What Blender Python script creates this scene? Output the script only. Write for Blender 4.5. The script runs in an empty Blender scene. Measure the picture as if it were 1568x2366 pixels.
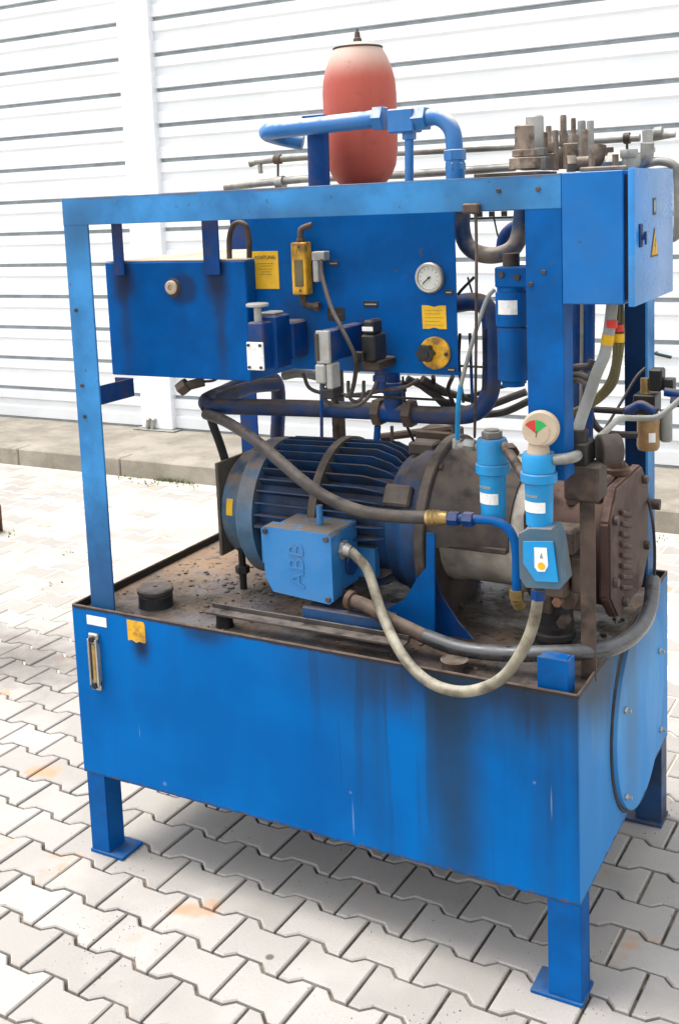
import bpy, bmesh, math, random
from mathutils import Vector, Matrix
random.seed(7)
R = math.radians
S = bpy.context.scene
C = S.collection

# ------------------------------------------------------------------ camera
CW, F, CX, CY = 1568.0, 2567.2, 752.3, 823.4
CPOS = Vector((2.19025, -2.33363, 1.89555))
YAW, PIT, ROL = 0.51139, -0.136412, 0.0415469
def _axes():
    yaw = Matrix.Rotation(YAW, 3, 'Z'); pit = Matrix.Rotation(PIT, 3, 'X')
    c, s = math.cos(ROL), math.sin(ROL)
    rol = Matrix(((c, 0, s), (0, 1, 0), (-s, 0, c)))
    return yaw @ pit @ rol
AX = _axes()
cam = bpy.data.cameras.new('camera'); camo = bpy.data.objects.new('camera', cam); C.objects.link(camo)
rt, fw, up = AX.col[0], AX.col[1], AX.col[2]
M = Matrix((rt, up, -fw)).transposed().to_4x4(); M.translation = CPOS
camo.matrix_world = M
cam.sensor_fit = 'HORIZONTAL'; cam.sensor_width = 36; cam.lens = F/CW*36
cam.shift_x = (784-CX)/CW; cam.shift_y = -(1183-CY)/CW
cam.clip_start = 0.05; cam.clip_end = 500
S.camera = camo
def ray(u, v): return AX @ Vector(((u-CX)/F, 1, -(v-CY)/F))
def P(u, v, y):            # picture point on the vertical plane at depth y
    d = ray(u, v); return CPOS + d*((y-CPOS.y)/d.y)
def PXp(u, v, x):
    d = ray(u, v); return CPOS + d*((x-CPOS.x)/d.x)
def PZ(u, v, z):
    d = ray(u, v); return CPOS + d*((z-CPOS.z)/d.z)

# ------------------------------------------------------------------ world and sun
SUN_EL, SUN_AZ = 68, 0
W = bpy.data.worlds.new('World'); S.world = W; W.use_nodes = True
nt = W.node_tree; nt.nodes.clear()
wo = nt.nodes.new('ShaderNodeOutputWorld'); bg = nt.nodes.new('ShaderNodeBackground')
sky = nt.nodes.new('ShaderNodeTexSky'); sky.sky_type = 'NISHITA'; sky.sun_disc = False
hs = nt.nodes.new('ShaderNodeHueSaturation'); hs.inputs['Saturation'].default_value = 0.22
nt.links.new(sky.outputs[0], hs.inputs['Color']); nt.links.new(hs.outputs[0], bg.inputs[0]); nt.links.new(bg.outputs[0], wo.inputs[0])
bg.inputs[1].default_value = 0.15
SD = Vector((-0.86, -0.20, 0)).normalized()          # towards the sun, on the ground
el = R(SUN_EL)
sky.sun_elevation = el
sky.sun_rotation = math.atan2(SD.x, SD.y)
sky.air_density = 1.0; sky.dust_density = 3.0; sky.ozone_density = 1.0
sl = bpy.data.lights.new('sun', 'SUN'); sl.energy = 1.0; sl.angle = R(35); sl.color = (1, 0.95, 0.88)
so = bpy.data.objects.new('sun', sl); C.objects.link(so)
tosun = Vector((SD.x*math.cos(el), SD.y*math.cos(el), math.sin(el)))
so.rotation_euler = (-tosun).to_track_quat('-Z', 'Y').to_euler()
so.location = (-6, -4, 9)
S.view_settings.view_transform = 'Standard'; S.view_settings.look = 'None'
S.view_settings.exposure = 1.52; S.view_settings.gamma = 1; S.view_settings.use_curve_mapping = False
S.render.engine = 'CYCLES'

# ------------------------------------------------------------------ materials
def nd(t, k, **kw):
    n = t.nodes.new(k)
    for a, b in kw.items(): setattr(n, a, b)
    return n
class MT:
    def __init__(s, name):
        s.m = bpy.data.materials.new(name); s.m.use_nodes = True; s.t = s.m.node_tree
        s.b = s.t.nodes['Principled BSDF']; s.geo = nd(s.t, 'ShaderNodeNewGeometry')
        s.pos = s.geo.outputs['Position']; s.spec = 0.32
    def link(s, a, b): s.t.links.new(a, b)
    def val(s, x, sock):
        if isinstance(x, (int, float)): sock.default_value = x
        else: s.link(x, sock)
    def math(s, op, a, b=0.0, clamp=False):
        n = nd(s.t, 'ShaderNodeMath', operation=op, use_clamp=clamp)
        s.val(a, n.inputs[0]); s.val(b, n.inputs[1]); return n.outputs[0]
    def noise(s, scale, detail=4, sc=(1, 1, 1), rough=0.55, loc=(0, 0, 0)):
        mp = nd(s.t, 'ShaderNodeMapping'); mp.inputs['Scale'].default_value = sc; mp.inputs['Location'].default_value = loc
        s.link(s.pos, mp.inputs[0])
        n = nd(s.t, 'ShaderNodeTexNoise'); n.inputs['Scale'].default_value = scale; n.inputs['Detail'].default_value = detail
        n.inputs['Roughness'].default_value = rough
        s.link(mp.outputs[0], n.inputs['Vector']); return n.outputs[0]
    def rng(s, x, lo, hi, a=0.0, b=1.0):
        n = nd(s.t, 'ShaderNodeMapRange', interpolation_type='SMOOTHSTEP')
        s.val(x, n.inputs[0]); n.inputs[1].default_value = lo; n.inputs[2].default_value = hi
        n.inputs[3].default_value = a; n.inputs[4].default_value = b; return n.outputs[0]
    def mix(s, f, a, b):
        n = nd(s.t, 'ShaderNodeMix', data_type='RGBA'); s.val(f, n.inputs[0])
        for x, k in ((a, 6), (b, 7)):
            if isinstance(x, tuple): n.inputs[k].default_value = (*x[:3], 1)
            else: s.link(x, n.inputs[k])
        return n.outputs[2]
    def sep(s):
        n = nd(s.t, 'ShaderNodeSeparateXYZ'); s.link(s.pos, n.inputs[0]); return n.outputs
    def blob(s, c, r0, r1, sc=(1, 1, 1), amt=1.0, wob=.03):
        x, y, z = s.sep(); tot = None; n = s.noise(14, 4)
        for q, cc, k_ in ((x, c[0], sc[0]), (y, c[1], sc[1]), (z, c[2], sc[2])):
            d = s.math('MULTIPLY', s.math('SUBTRACT', q, cc), k_); d = s.math('MULTIPLY', d, d); tot = d if tot is None else s.math('ADD', tot, d)
        d = s.math('ADD', s.math('SQRT', tot), s.math('MULTIPLY', s.math('SUBTRACT', n, .5), wob))
        return s.rng(d, r0, r1, amt, 0)
    def nz(s):
        n = nd(s.t, 'ShaderNodeSeparateXYZ'); s.link(s.geo.outputs['Normal'], n.inputs[0]); return n.outputs[2]
    def bump(s, h, strength=0.2, dist=0.002):
        n = nd(s.t, 'ShaderNodeBump'); n.inputs['Strength'].default_value = strength; n.inputs['Distance'].default_value = dist
        s.link(h, n.inputs['Height']); s.link(n.outputs[0], s.b.inputs['Normal'])
    def out(s, col, rough=0.5, metal=0.0):
        s.b.inputs['Specular IOR Level'].default_value = s.spec
        if isinstance(col, tuple): s.b.inputs['Base Color'].default_value = (*col, 1)
        else: s.link(col, s.b.inputs['Base Color'])
        s.val(rough, s.b.inputs['Roughness']); s.val(metal, s.b.inputs['Metallic']); return s.m

def simple(name, c, rough=0.5, metal=0.0, spec=0.3, vary=0.15, dirt=None, damt=0.5, dscale=14, dust=None, duamt=0.6, bump=0.15, bs=90, blobs=(), lowz=None, chips=False):
    k = MT(name); k.spec = spec
    c2 = tuple(x*(1-vary*2) for x in c); c1 = tuple(min(1, x*(1+vary)) for x in c)
    col = k.mix(k.rng(k.noise(9), .3, .7), c2, c1)
    rr = rough
    if dirt:
        f = k.math('MULTIPLY', k.rng(k.noise(dscale, 6, rough=.65), .42, .68), damt); col = k.mix(f, col, dirt)
        rr = k.math('ADD', rough, k.math('MULTIPLY', f, 0.35), True)
    if dust:
        f = k.math('MULTIPLY', k.math('MULTIPLY', k.rng(k.nz(), .25, .85), k.rng(k.noise(22, 5), .3, .6)), duamt)
        col = k.mix(f, col, dust)
        rr = k.math('ADD', rr, k.math('MULTIPLY', f, 0.5), True)
    if chips: col = k.mix(k.rng(k.noise(55, 3, loc=(3, 1, 0)), .70, .72, 0, .75), col, (.07, .05, .045))
    for bl in blobs:
        col = k.mix(k.blob(*bl[:4], bl[4]), col, bl[5])
    if lowz: col = k.mix(k.rng(k.math('ADD', k.sep()[2], k.math('MULTIPLY', k.noise(8, 4), .2)), lowz[0], lowz[1], lowz[2], 0), col, lowz[3])
    if bump: k.bump(k.noise(bs, 5), bump, .0015)
    return k.out(col, rr, metal)

TAUPE = 0
BROWN = (.075, .052, .04); DUST = (.23, .18, .14); BLACK = (.012, .012, .013)
m_blue = simple('frame_blue_paint', (.0, .087, .31), .5, spec=.10, vary=.1, dirt=(.012, .035, .09), damt=.45, dscale=5, dust=(.10, .13, .15), duamt=.5, chips=True, bump=.05)
m_litblue = simple('lit_blue_paint', (.035, .21, .48), .45, spec=.2, vary=.10, dirt=(.015, .07, .2), damt=.6, dscale=3.5, dust=(.2, .19, .17), duamt=.6, chips=True, bump=.05, lowz=(.92, 1.3, .75, (.012, .045, .12)), blobs=[((0, 0, 1.943), .0, .012, (0, 0, 1), .8, (.09, .065, .05)), ((.1, .03, 1.87), .02, .12, (1, 1, 1), .6, (.02, .06, .13)), ((1.30, .03, 1.86), .01, .16, (.6, 1, 1), .45, (.03, .06, .1)), ((.8, .03, 1.865), .0, .05, (.15, 1, 1), .5, (.03, .06, .1))])  # paler blue: light reflected by beam and posts, put into the colour
m_cab = simple('glossy_cabinet_paint', (.004, .12, .38), .3, spec=.2, vary=.06, dirt=(.03, .13, .32), damt=.4, dscale=6, dust=(.3, .3, .3), duamt=.5, chips=True, bump=.03)
m_panel = simple('panel_blue_paint', (.0, .086, .315), .5, spec=.07, vary=.08, dirt=(.004, .03, .12), damt=.45, dscale=3, chips=True, bump=.03, blobs=[((.103, .2, 1.70), .01, .06, (1, 1, .6), .85, (.02, .02, .03)), ((.43, .2, 1.70), .01, .06, (1, 1, .5), .85, (.02, .02, .03)), ((.44, .2, 1.56), .0, .03, (1, 1, .12), .6, (.02, .03, .06)), ((.105, .2, 1.58), .0, .03, (1, 1, .15), .5, (.02, .03, .06)), ((.32, .2, 1.675), .03, .055, (1, 1, 1), .7, (.015, .03, .07)), ((.66, .25, 1.56), .02, .12, (1, 1, 1), .55, (.02, .03, .05)), ((.86, .25, 1.50), .02, .12, (1, 1, 1), .6, (.02, .03, .05))])
m_navyshade = simple('shade_dark_blue_paint', (.003, .02, .065), .55, spec=.08, vary=.15, dirt=(.012, .012, .02), damt=.4)  # shade on the rear post's front, put into a darker blue
m_door = simple('cabinet_door_paint', (.012, .19, .52), .25, spec=.4, vary=.08, dirt=(.16, .32, .5), damt=.35, dscale=4, bump=.02)  # paler than the cabinet body: the door's brightness and highlights as colour
m_fan = simple('dusty_fan_cover_paint', (.06, .13, .21), .45, vary=.25, dirt=(.13, .11, .09), damt=.75, dscale=7, dust=(.25, .18, .13), duamt=1.0)
m_ppipe = simple('dust_covered_blue_pipe', (.002, .03, .12), .45, vary=.2, dirt=(.05, .04, .035), damt=.7, dust=(.10, .08, .068), duamt=1.3)
m_upipe = simple('dust_covered_bend', (.01, .03, .08), .45, vary=.2, dirt=(.16, .13, .1), damt=.9, dscale=8, dust=(.35, .3, .25), duamt=1.2)
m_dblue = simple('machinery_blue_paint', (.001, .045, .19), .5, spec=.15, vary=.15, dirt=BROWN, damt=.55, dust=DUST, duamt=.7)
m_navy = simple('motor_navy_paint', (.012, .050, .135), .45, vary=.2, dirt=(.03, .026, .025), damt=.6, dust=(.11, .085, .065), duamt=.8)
m_tbox = simple('terminal_box_paint', (.03, .19, .46), .4, vary=.08, dirt=(.07, .12, .2), damt=.35, dscale=9, dust=(.14, .12, .10), duamt=1.7, bump=.06)
m_light = simple('light_blue_paint', (.008, .25, .55), .4, vary=.06, dirt=(.05, .12, .2), damt=.35, dust=DUST, duamt=.5, bump=.04)
m_pipe = simple('top_pipe_blue_paint', (.01, .14, .40), .3, spec=.45, vary=.08, dirt=(.08, .12, .2), damt=.35, dscale=9, dust=(.55, .53, .47), duamt=1.5, bump=.05)  # pale upper sides: beige dust plus the pipe's top highlight as colour
m_brown = simple('grimy_brown_metal', (.06, .042, .034), .6, vary=.35, dirt=(.13, .09, .065), damt=.6, dust=DUST, duamt=.6, bump=.35)
m_taupe = simple('dusty_taupe_plate', (.12, .10, .08), .7, vary=.2, dirt=(.06, .05, .042), damt=.6, dscale=6, dust=DUST, duamt=.6)
m_rust = simple('rusty_metal', (.13, .065, .04), .75, vary=.35, dirt=(.05, .035, .03), damt=.7, dust=DUST, duamt=.4, bump=.4)
m_pump = simple('pump_red_brown_paint', (.075, .038, .031), .55, vary=.25, dirt=(.04, .03, .026), damt=.7, dscale=9, dust=(.2, .13, .1), duamt=.8, bump=.25)
m_cast = simple('oily_cast_iron', (.55, .50, .43), .4, .3, vary=.2, dirt=(.12, .10, .08), damt=.45, dscale=12, dust=(.2, .16, .13), duamt=.3, bump=.3)
m_dirtcast = simple('grimy_cast_iron', (.06, .05, .045), .55, .1, vary=.3, dirt=(.12, .09, .07), damt=.5, dust=DUST, duamt=.5, bump=.35)
m_rub = simple('black_rubber', BLACK, .6, vary=.3, dirt=(.05, .042, .038), damt=.5, dust=(.12, .1, .085), duamt=.6)
m_hose = simple('dusty_hose_rubber', (.045, .04, .038), .45, vary=.25, dirt=(.10, .08, .065), damt=.5, dust=(.17, .14, .12), duamt=.75, bs=160)
m_ghose = simple('grey_shiny_hose', (.032, .033, .038), .22, spec=.7, vary=.25, dirt=(.06, .055, .05), damt=.5, dust=(.14, .14, .145), duamt=.5)
m_cond = simple('grey_conduit', (.27, .28, .26), .42, vary=.15, dirt=(.12, .1, .08), damt=.4, dscale=18, dust=(.4, .38, .34), duamt=.5)
m_cable = simple('beige_cable', (.22, .20, .145), .45, vary=.25, dirt=(.07, .055, .04), damt=.9, dscale=16, dust=(.45, .42, .34), duamt=.6)
m_olive = simple('olive_cable', (.13, .115, .05), .5, vary=.2, dirt=(.06, .045, .03), damt=.5, dust=(.25, .22, .14), duamt=.5)
m_galv = simple('galvanised_pipe', (.30, .30, .28), .42, .5, vary=.2, dirt=(.13, .11, .09), damt=.5, dust=(.45, .42, .37), duamt=.4)
m_rstub = simple('oily_brown_steel', (.24, .19, .15), .45, .45, vary=.25, dirt=(.08, .055, .04), damt=.85, dscale=25, dust=(.45, .4, .34), duamt=.5, bump=.3)
m_zinc = simple('zinc_plated_steel', (.45, .44, .40), .35, .7, vary=.15, dirt=(.16, .13, .1), damt=.4)
m_brass = simple('brass', (.50, .34, .13), .4, .7, vary=.2, dirt=(.10, .07, .04), damt=.6)
m_yel = simple('yellow_enamel', (.68, .40, .015), .45, vary=.05, dirt=(.35, .2, .03), damt=.35, dscale=30, bump=0)
m_yelg = simple('grimy_yellow_paint', (.68, .36, .02), .45, vary=.08, dirt=(.16, .09, .03), damt=.9, dscale=22, bump=.1)
m_white = simple('white_sticker', (.78, .78, .76), .45, vary=.05, dirt=(.4, .38, .34), damt=.4, dscale=60, bump=0)
m_ivory = simple('ivory_plastic', (.46, .37, .27), .45, vary=.08, dirt=(.32, .25, .17), damt=.4)
m_glass = simple('dial_face', (.50, .51, .48), .12, vary=.05, bump=0)
m_tan = simple('tan_plastic_bowl', (.32, .2, .09), .3, vary=.15, dirt=(.14, .07, .03), damt=.5, dust=(.4, .3, .18), duamt=.3)
m_blk = simple('black_plastic', (.015, .015, .017), .4, vary=.2, dirt=(.06, .05, .045), damt=.4, dust=(.12, .1, .085), duamt=.5)
m_grey = simple('grey_plastic', (.34, .34, .32), .45, vary=.1, dirt=(.15, .13, .1), damt=.45, dust=(.45, .42, .36), duamt=.5)
m_sw = simple('pressure_switch_paint', (.05, .11, .16), .5, vary=.15, dirt=(.09, .09, .09), damt=.8, dscale=11, dust=(.2, .19, .18), duamt=.8, bump=.15)
m_red = simple('red_tape', (.55, .04, .03), .4, vary=.1, bump=0)
m_green = simple('green_print', (.02, .33, .08), .4, vary=.05, bump=0)
m_ink = simple('dark_print', (.05, .04, .03), .6, vary=.2, bump=0)
m_inky = simple('faded_print', (.34, .22, .03), .6, vary=.1, bump=0)
m_board = simple('dusty_board', (.52, .43, .33), .85, vary=.08, dirt=(.3, .23, .17), damt=.4)
m_dgreen = simple('dark_green_plastic', (.01, .035, .03), .4, vary=.1, bump=0)

def tank_paint():
    k = MT('tank_blue_paint'); k.spec = .06; x, y, z = k.sep()
    col = k.mix(k.rng(k.noise(3.2, 3), .35, .65), (.0, .094, .325), (.0, .118, .39))
    col = k.mix(k.rng(k.noise(2.2, 5, (1.0, 1, .5)), .55, .75, 0, .3), col, (.0, .058, .23))
    st = k.noise(5.2, 5, (1.7, 1.7, .12), .55, (.9, 0, 0))         # oil runs
    side = k.rng(x, .75, 1.15); fall = k.rng(z, .28, .74, .45, 1)
    run = k.math('MULTIPLY', k.math('MULTIPLY', k.rng(st, .40, .66), side), fall)
    col = k.mix(k.math('MULTIPLY', run, .8), col, (.016, .030, .045))
    s2 = k.noise(26, 3, (1, 1, .035), .5, (2, 0, 0))
    col = k.mix(k.math('MULTIPLY', k.math('MULTIPLY', k.rng(s2, .60, .64), k.rng(x, .5, 1.1, .15, 1)), k.math('MULTIPLY', fall, .4)), col, (.016, .026, .04))
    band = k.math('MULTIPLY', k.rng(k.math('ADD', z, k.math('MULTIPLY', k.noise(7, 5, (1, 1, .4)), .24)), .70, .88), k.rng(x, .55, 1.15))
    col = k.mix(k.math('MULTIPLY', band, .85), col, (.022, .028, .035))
    col = k.mix(k.blob((1.19, 0, .48), .0, .12, (1, 1, .22), .75), col, (.018, .035, .05))
    col = k.mix(k.blob((.25, 0, .683), .0, .05, (1, 1, .7), .9), col, (.012, .014, .02))
    col = k.mix(k.blob((.47, 0, .765), .01, .06, (.5, 1, 1), .7), col, (.015, .02, .03))
    for (sx, sz, w, h) in ((.905, .33, .0035, .07), (1.43, .50, .003, .06), (.9, .40, .006, .006), (.30, .285, .01, .01), (1.39, .54, .006, .006)):
        col = k.mix(k.blob((sx, 0, sz), 0, w, (1, 1, w/h), .5, .002), col, (.22, .30, .42))
    near = k.rng(k.math('ADD', z, k.math('MULTIPLY', k.noise(6, 5), .08)), .795, .82)
    col = k.mix(k.math('MULTIPLY', near, .8), col, (.028, .03, .034))
    fac = k.rng(x, 1.494, 1.497)                                   # paler end plate: the light it catches, put into the paint
    endlit = k.mix(k.rng(k.noise(5, 5, (1, 1, .25)), .42, .62), (.05, .25, .58), (.10, .31, .60))
    topg = k.math('MULTIPLY', k.rng(k.math('ADD', z, k.math('MULTIPLY', k.noise(5, 5, (1, 1, .35)), .35)), .74, .93), k.rng(y, .15, .75, .9, .3))
    endlit = k.mix(topg, endlit, (.07, .075, .075))
    endlit = k.mix(k.blob((1.5, .42, .60), .0, .13, (1, 1, .25), .5), endlit, (.08, .13, .16))
    col = k.mix(fac, col, endlit)
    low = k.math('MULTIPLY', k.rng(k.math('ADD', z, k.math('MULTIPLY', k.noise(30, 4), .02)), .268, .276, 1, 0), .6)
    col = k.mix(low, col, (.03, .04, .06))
    col = k.mix(k.rng(k.math('ADD', z, k.math('MULTIPLY', k.noise(40, 4), .012)), .766, .774, 0, .92), col, (.03, .027, .026))
    col = k.mix(k.math('MULTIPLY', k.rng(y, .003, .0045), k.math('MULTIPLY', k.rng(x, 1.4905, 1.4915, 1, 0), k.rng(z, .74, .751))), col, (.03, .025, .022))
    sc = k.rng(k.noise(38, 2, (1, 1, .09), .5, (3, 0, 0)), .735, .76)
    col = k.mix(k.math('MULTIPLY', sc, .5), col, (.25, .32, .42))
    chip = k.math('MAXIMUM', k.rng(k.noise(60, 3, loc=(0, 0, 2)), .735, .75, 0, .8), k.math('MULTIPLY', k.rng(k.noise(38, 4, loc=(6, 0, 0)), .54, .58), k.rng(z, .268, .260, 0, 1)))
    col = k.mix(chip, col, (.09, .06, .05))
    k.bump(k.noise(1.6, 2), .35, .01)
    rr = k.math('ADD', .45, k.math('MULTIPLY', k.noise(6, 4), .15))
    return k.out(col, rr)
m_tank = tank_paint()

def deck_mat():
    k = MT('oily_dirty_deck')
    a = k.mix(k.rng(k.noise(7, 6), .35, .65), (.045, .034, .028), (.13, .09, .062))
    x, y, z = k.sep()
    dry = k.math('MULTIPLY', k.rng(x, .1, .62, 1, 0), k.rng(y, .15, .5))
    a = k.mix(k.math('MULTIPLY', dry, .75), a, (.26, .17, .105))
    a = k.mix(k.rng(k.noise(34, 6, rough=.7), .52, .66), a, (.03, .024, .02))
    bl = k.math('MULTIPLY', k.rng(k.noise(5, 3, loc=(3, 1, 0)), .5, .66), .5)
    a = k.mix(bl, a, (.10, .11, .13))
    k.bump(k.noise(60, 6), .8, .004)
    return k.out(a, k.rng(k.noise(8, 4), .4, .6, .38, .8))
m_deck = deck_mat()

def acc_mat():
    k = MT('red_oxide_paint'); x, y, z = k.sep()
    col = k.mix(k.rng(k.noise(4, 4, (1, 1, .3)), .35, .65), (.33, .058, .04), (.42, .085, .055))
    w = k.math('ADD', z, k.math('MULTIPLY', k.noise(10, 4), .03))
    col = k.mix(k.rng(w, 2.245, 2.335, 0, .8), col, (.50, .40, .33))
    col = k.mix(k.rng(z, 2.329, 2.333), col, (.42, .36, .29))
    col = k.mix(k.rng(k.noise(13, 5, (1, 1, .12), .6), .56, .66, 0, .4), col, (.22, .07, .055))
    col = k.mix(k.rng(k.noise(24, 5), .58, .7, 0, .35), col, (.2, .05, .04))
    k.bump(k.noise(70, 4), .1, .001)
    return k.out(col, .5)
m_acc = acc_mat()

def paver_mat(name='concrete_paving'):
    k = MT(name)
    oi = nd(k.t, 'ShaderNodeObjectInfo')
    r = k.math('FRACT', k.math('ADD', oi.outputs['Random'], k.geo.outputs['Random Per Island']))
    col = k.mix(r, (.32, .298, .27), (.425, .398, .362))
    col = k.mix(k.rng(k.noise(260, 3), .35, .7, 0, .35), col, (.24, .23, .22))
    col = k.mix(k.rng(k.noise(3.2, 4), .5, .75, 0, .4), col, (.50, .46, .42))
    col = k.mix(k.rng(k.noise(4.6, 3, loc=(2.3, .4, 0)),   .62, .74, 0, .7), col, (.46, .24, .11))
    col = k.mix(k.rng(k.noise(55, 3, loc=(1, 7, 0)), .70, .75, 0, .6), col, (.12, .11, .1))
    col = k.mix(k.blob((-1.30, .98, 0), .02, .42, (.55, 1, 1), .75, .35), col, (.10, .085, .075))
    col = k.mix(k.blob((.74, -.17, 0), .008, .014, (1, 1, 1), .8, .002), col, (.07, .05, .04))
    col = k.mix(k.rng(k.noise(1.7, 5, loc=(9, 0, 0)), .52, .7, 0, .45), col, (.25, .235, .215))
    k.bump(k.noise(200, 4), .35, .002)
    return k.out(col, .85)
m_paver = paver_mat()
def joint_mat():
    k = MT('joint_fill')
    col = k.mix(k.rng(k.noise(13, 5), .4, .6), (.065, .05, .037), (.20, .165, .125))
    col = k.mix(k.rng(k.noise(6, 4, loc=(5, 2, 0)), .60, .68), col, (.05, .06, .02))
    k.bump(k.noise(150, 4), .6, .004); return k.out(col, .95)
m_joint = joint_mat()
def kerb_mat():
    k = MT('weathered_concrete')
    col = k.mix(k.rng(k.noise(2.5, 6, rough=.65), .38, .62), (.23, .205, .165), (.34, .305, .25))
    col = k.mix(k.rng(k.noise(120, 4), .5, .7, 0, .5), col, (.13, .12, .11))
    col = k.mix(k.rng(k.noise(7, 4, loc=(0, 4, 0)), .63, .7, 0, .5), col, (.13, .15, .06))
    k.bump(k.noise(80, 5), .5, .004); return k.out(col, .9)
m_kerb = kerb_mat()
def sandy_mat():
    k = MT('sandy_concrete_apron')
    col = k.mix(k.rng(k.noise(2.2, 6), .35, .65), (.47, .44, .38), (.58, .54, .46))
    col = k.mix(k.rng(k.noise(9, 6, rough=.72), .60, .67, 0, .8), col, (.13, .12, .06))
    col = k.mix(k.rng(k.noise(2.5, 4, loc=(4, 4, 0)), .55, .75, 0, .6), col, (.30, .25, .18))
    k.bump(k.noise(60, 5), .4, .004); return k.out(col, .9)
m_sand = sandy_mat()
def wall_mat():
    k = MT('white_coated_sheet')
    col = k.mix(k.rng(k.noise(1.3, 4), .35, .65), (.70, .725, .75), (.76, .78, .80))
    x, y, z = k.sep()
    col = k.mix(k.rng(k.math('ADD', z, k.math('MULTIPLY', k.noise(4, 5), .5)), .35, .75, .3, 0), col, (.5, .49, .45))
    return k.out(col, .38)
m_wall = wall_mat()
m_pil = simple('pilaster_grey_coating', (.80, .82, .84), .4, vary=.03, bump=0)
m_groove = simple('sheet_joint_grey_strip', (.30, .335, .35), .5, vary=.1, bump=0)
m_moss = simple('moss_and_grass', (.16, .20, .07), .9, vary=.4, bump=0)

# ------------------------------------------------------------------ mesh helpers
def nb(): return bmesh.new()
def box(b, x0, x1, y0, y1, z0, z1, bev=0.0, seg=1):
    vs = [b.verts.new((x, y, z)) for x in (x0, x1) for y in (y0, y1) for z in (z0, z1)]
    fs = [b.faces.new([vs[i] for i in q]) for q in ((0, 1, 3, 2), (4, 6, 7, 5), (0, 4, 5, 1), (2, 3, 7, 6), (0, 2, 6, 4), (1, 5, 7, 3))]
    if bev:
        es = list({e for f in fs for e in f.edges})
        bmesh.ops.bevel(b, geom=es, offset=bev, segments=seg, affect='EDGES', profile=.6)
    return b
def obox(b, c, dx, dy, dz, rot=None, bev=0.0):
    t = nb(); box(t, -dx/2, dx/2, -dy/2, dy/2, -dz/2, dz/2, bev)
    m = Matrix.Translation(Vector(c)) @ (rot.to_4x4() if rot else Matrix.Identity(4))
    t.transform(m); merge(b, t); return b
def merge(b, t):
    me = bpy.data.meshes.new('t'); t.to_mesh(me); t.free(); b.from_mesh(me); bpy.data.meshes.remove(me)
def frame_of(d):
    d = Vector(d).normalized(); a = Vector((0, 0, 1)) if abs(d.z) < .9 else Vector((1, 0, 0))
    u = d.cross(a).normalized(); return u, d.cross(u).normalized()
def lathe(b, o, d, prof, n=32):
    """profile = [(t along d, radius)]; closed at both ends"""
    o = Vector(o); d = Vector(d).normalized(); u, w = frame_of(d); rings = []
    for t, r in prof:
        if r <= 1e-6: rings.append([b.verts.new(o+d*t)])
        else: rings.append([b.verts.new(o+d*t+(u*math.cos(2*math.pi*i/n)+w*math.sin(2*math.pi*i/n))*r) for i in range(n)])
    for A, B in zip(rings, rings[1:]):
        if len(A) == 1 and len(B) == 1: continue
        for i in range(n):
            j = (i+1) % n
            if len(A) == 1: b.faces.new((A[0], B[i], B[j]))
            elif len(B) == 1: b.faces.new((A[i], B[0], A[j]))
            else: b.faces.new((A[i], B[i], B[j], A[j]))
    if len(rings[0]) > 1: b.faces.new(rings[0])
    if len(rings[-1]) > 1: b.faces.new(rings[-1][::-1])
    return b
def cyl(b, p0, p1, r, r1=None, n=24, ch=0.0):
    p0, p1 = Vector(p0), Vector(p1); L = (p1-p0).length; r1 = r if r1 is None else r1
    pr = [(0, r), (L, r1)] if not ch else [(0, r-ch), (ch, r), (L-ch, r1), (L, r1-ch)]
    return lathe(b, p0, p1-p0, pr, n)
def spline(pts, k=6):
    pts = [Vector(p) for p in pts]
    if len(pts) < 3: return pts
    q = [pts[0]*2-pts[1]]+pts+[pts[-1]*2-pts[-2]]; out = []
    for i in range(1, len(q)-2):
        a, b_, c, d = q[i-1], q[i], q[i+1], q[i+2]
        for j in range(k):
            t = j/k
            out.append(.5*((2*b_)+(c-a)*t+(2*a-5*b_+4*c-d)*t*t+(-a+3*b_-3*c+d)*t**3))
    out.append(pts[-1]); return out
def tube(b, pts, r, n=14, k=6, smooth=True):
    pp = spline(pts, k) if smooth else [Vector(p) for p in pts]
    T = []
    for i in range(len(pp)):
        T.append((pp[min(i+1, len(pp)-1)]-pp[max(i-1, 0)]).normalized())
    u, w = frame_of(T[0]); rings = []
    for i, p in enumerate(pp):
        u = (u-T[i]*u.dot(T[i])).normalized(); w = T[i].cross(u)
        rr = r(i/(len(pp)-1)) if callable(r) else r
        rings.append([b.verts.new(p+(u*math.cos(2*math.pi*j/n)+w*math.sin(2*math.pi*j/n))*rr) for j in range(n)])
    for A, B in zip(rings, rings[1:]):
        for j in range(n): b.faces.new((A[j], A[(j+1) % n], B[(j+1) % n], B[j]))
    b.faces.new(rings[0][::-1]); b.faces.new(rings[-1]); return b
def prism(b, poly, n, o=(0, 0, 0), ax='x', t=0.01):
    """poly of (a,b) extruded t along axis; ax x: (y,z), y: (x,z), z: (x,y)"""
    def mk(a, c, s):
        return {'x': (s, a, c), 'y': (a, s, c), 'z': (a, c, s)}[ax]
    A = [b.verts.new(mk(p, q, n)) for p, q in poly]; B = [b.verts.new(mk(p, q, n+t)) for p, q in poly]
    b.faces.new(A); b.faces.new(B[::-1])
    for i in range(len(A)):
        j = (i+1) % len(A); b.faces.new((A[i], B[i], B[j], A[j]))
    return b
def hexnut(b, p0, p1, r): return lathe(b, p0, Vector(p1)-Vector(p0), [(0, r*.93), (.0015, r), ((Vector(p1)-Vector(p0)).length-.0015, r), ((Vector(p1)-Vector(p0)).length, r*.93)], 6)

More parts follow.
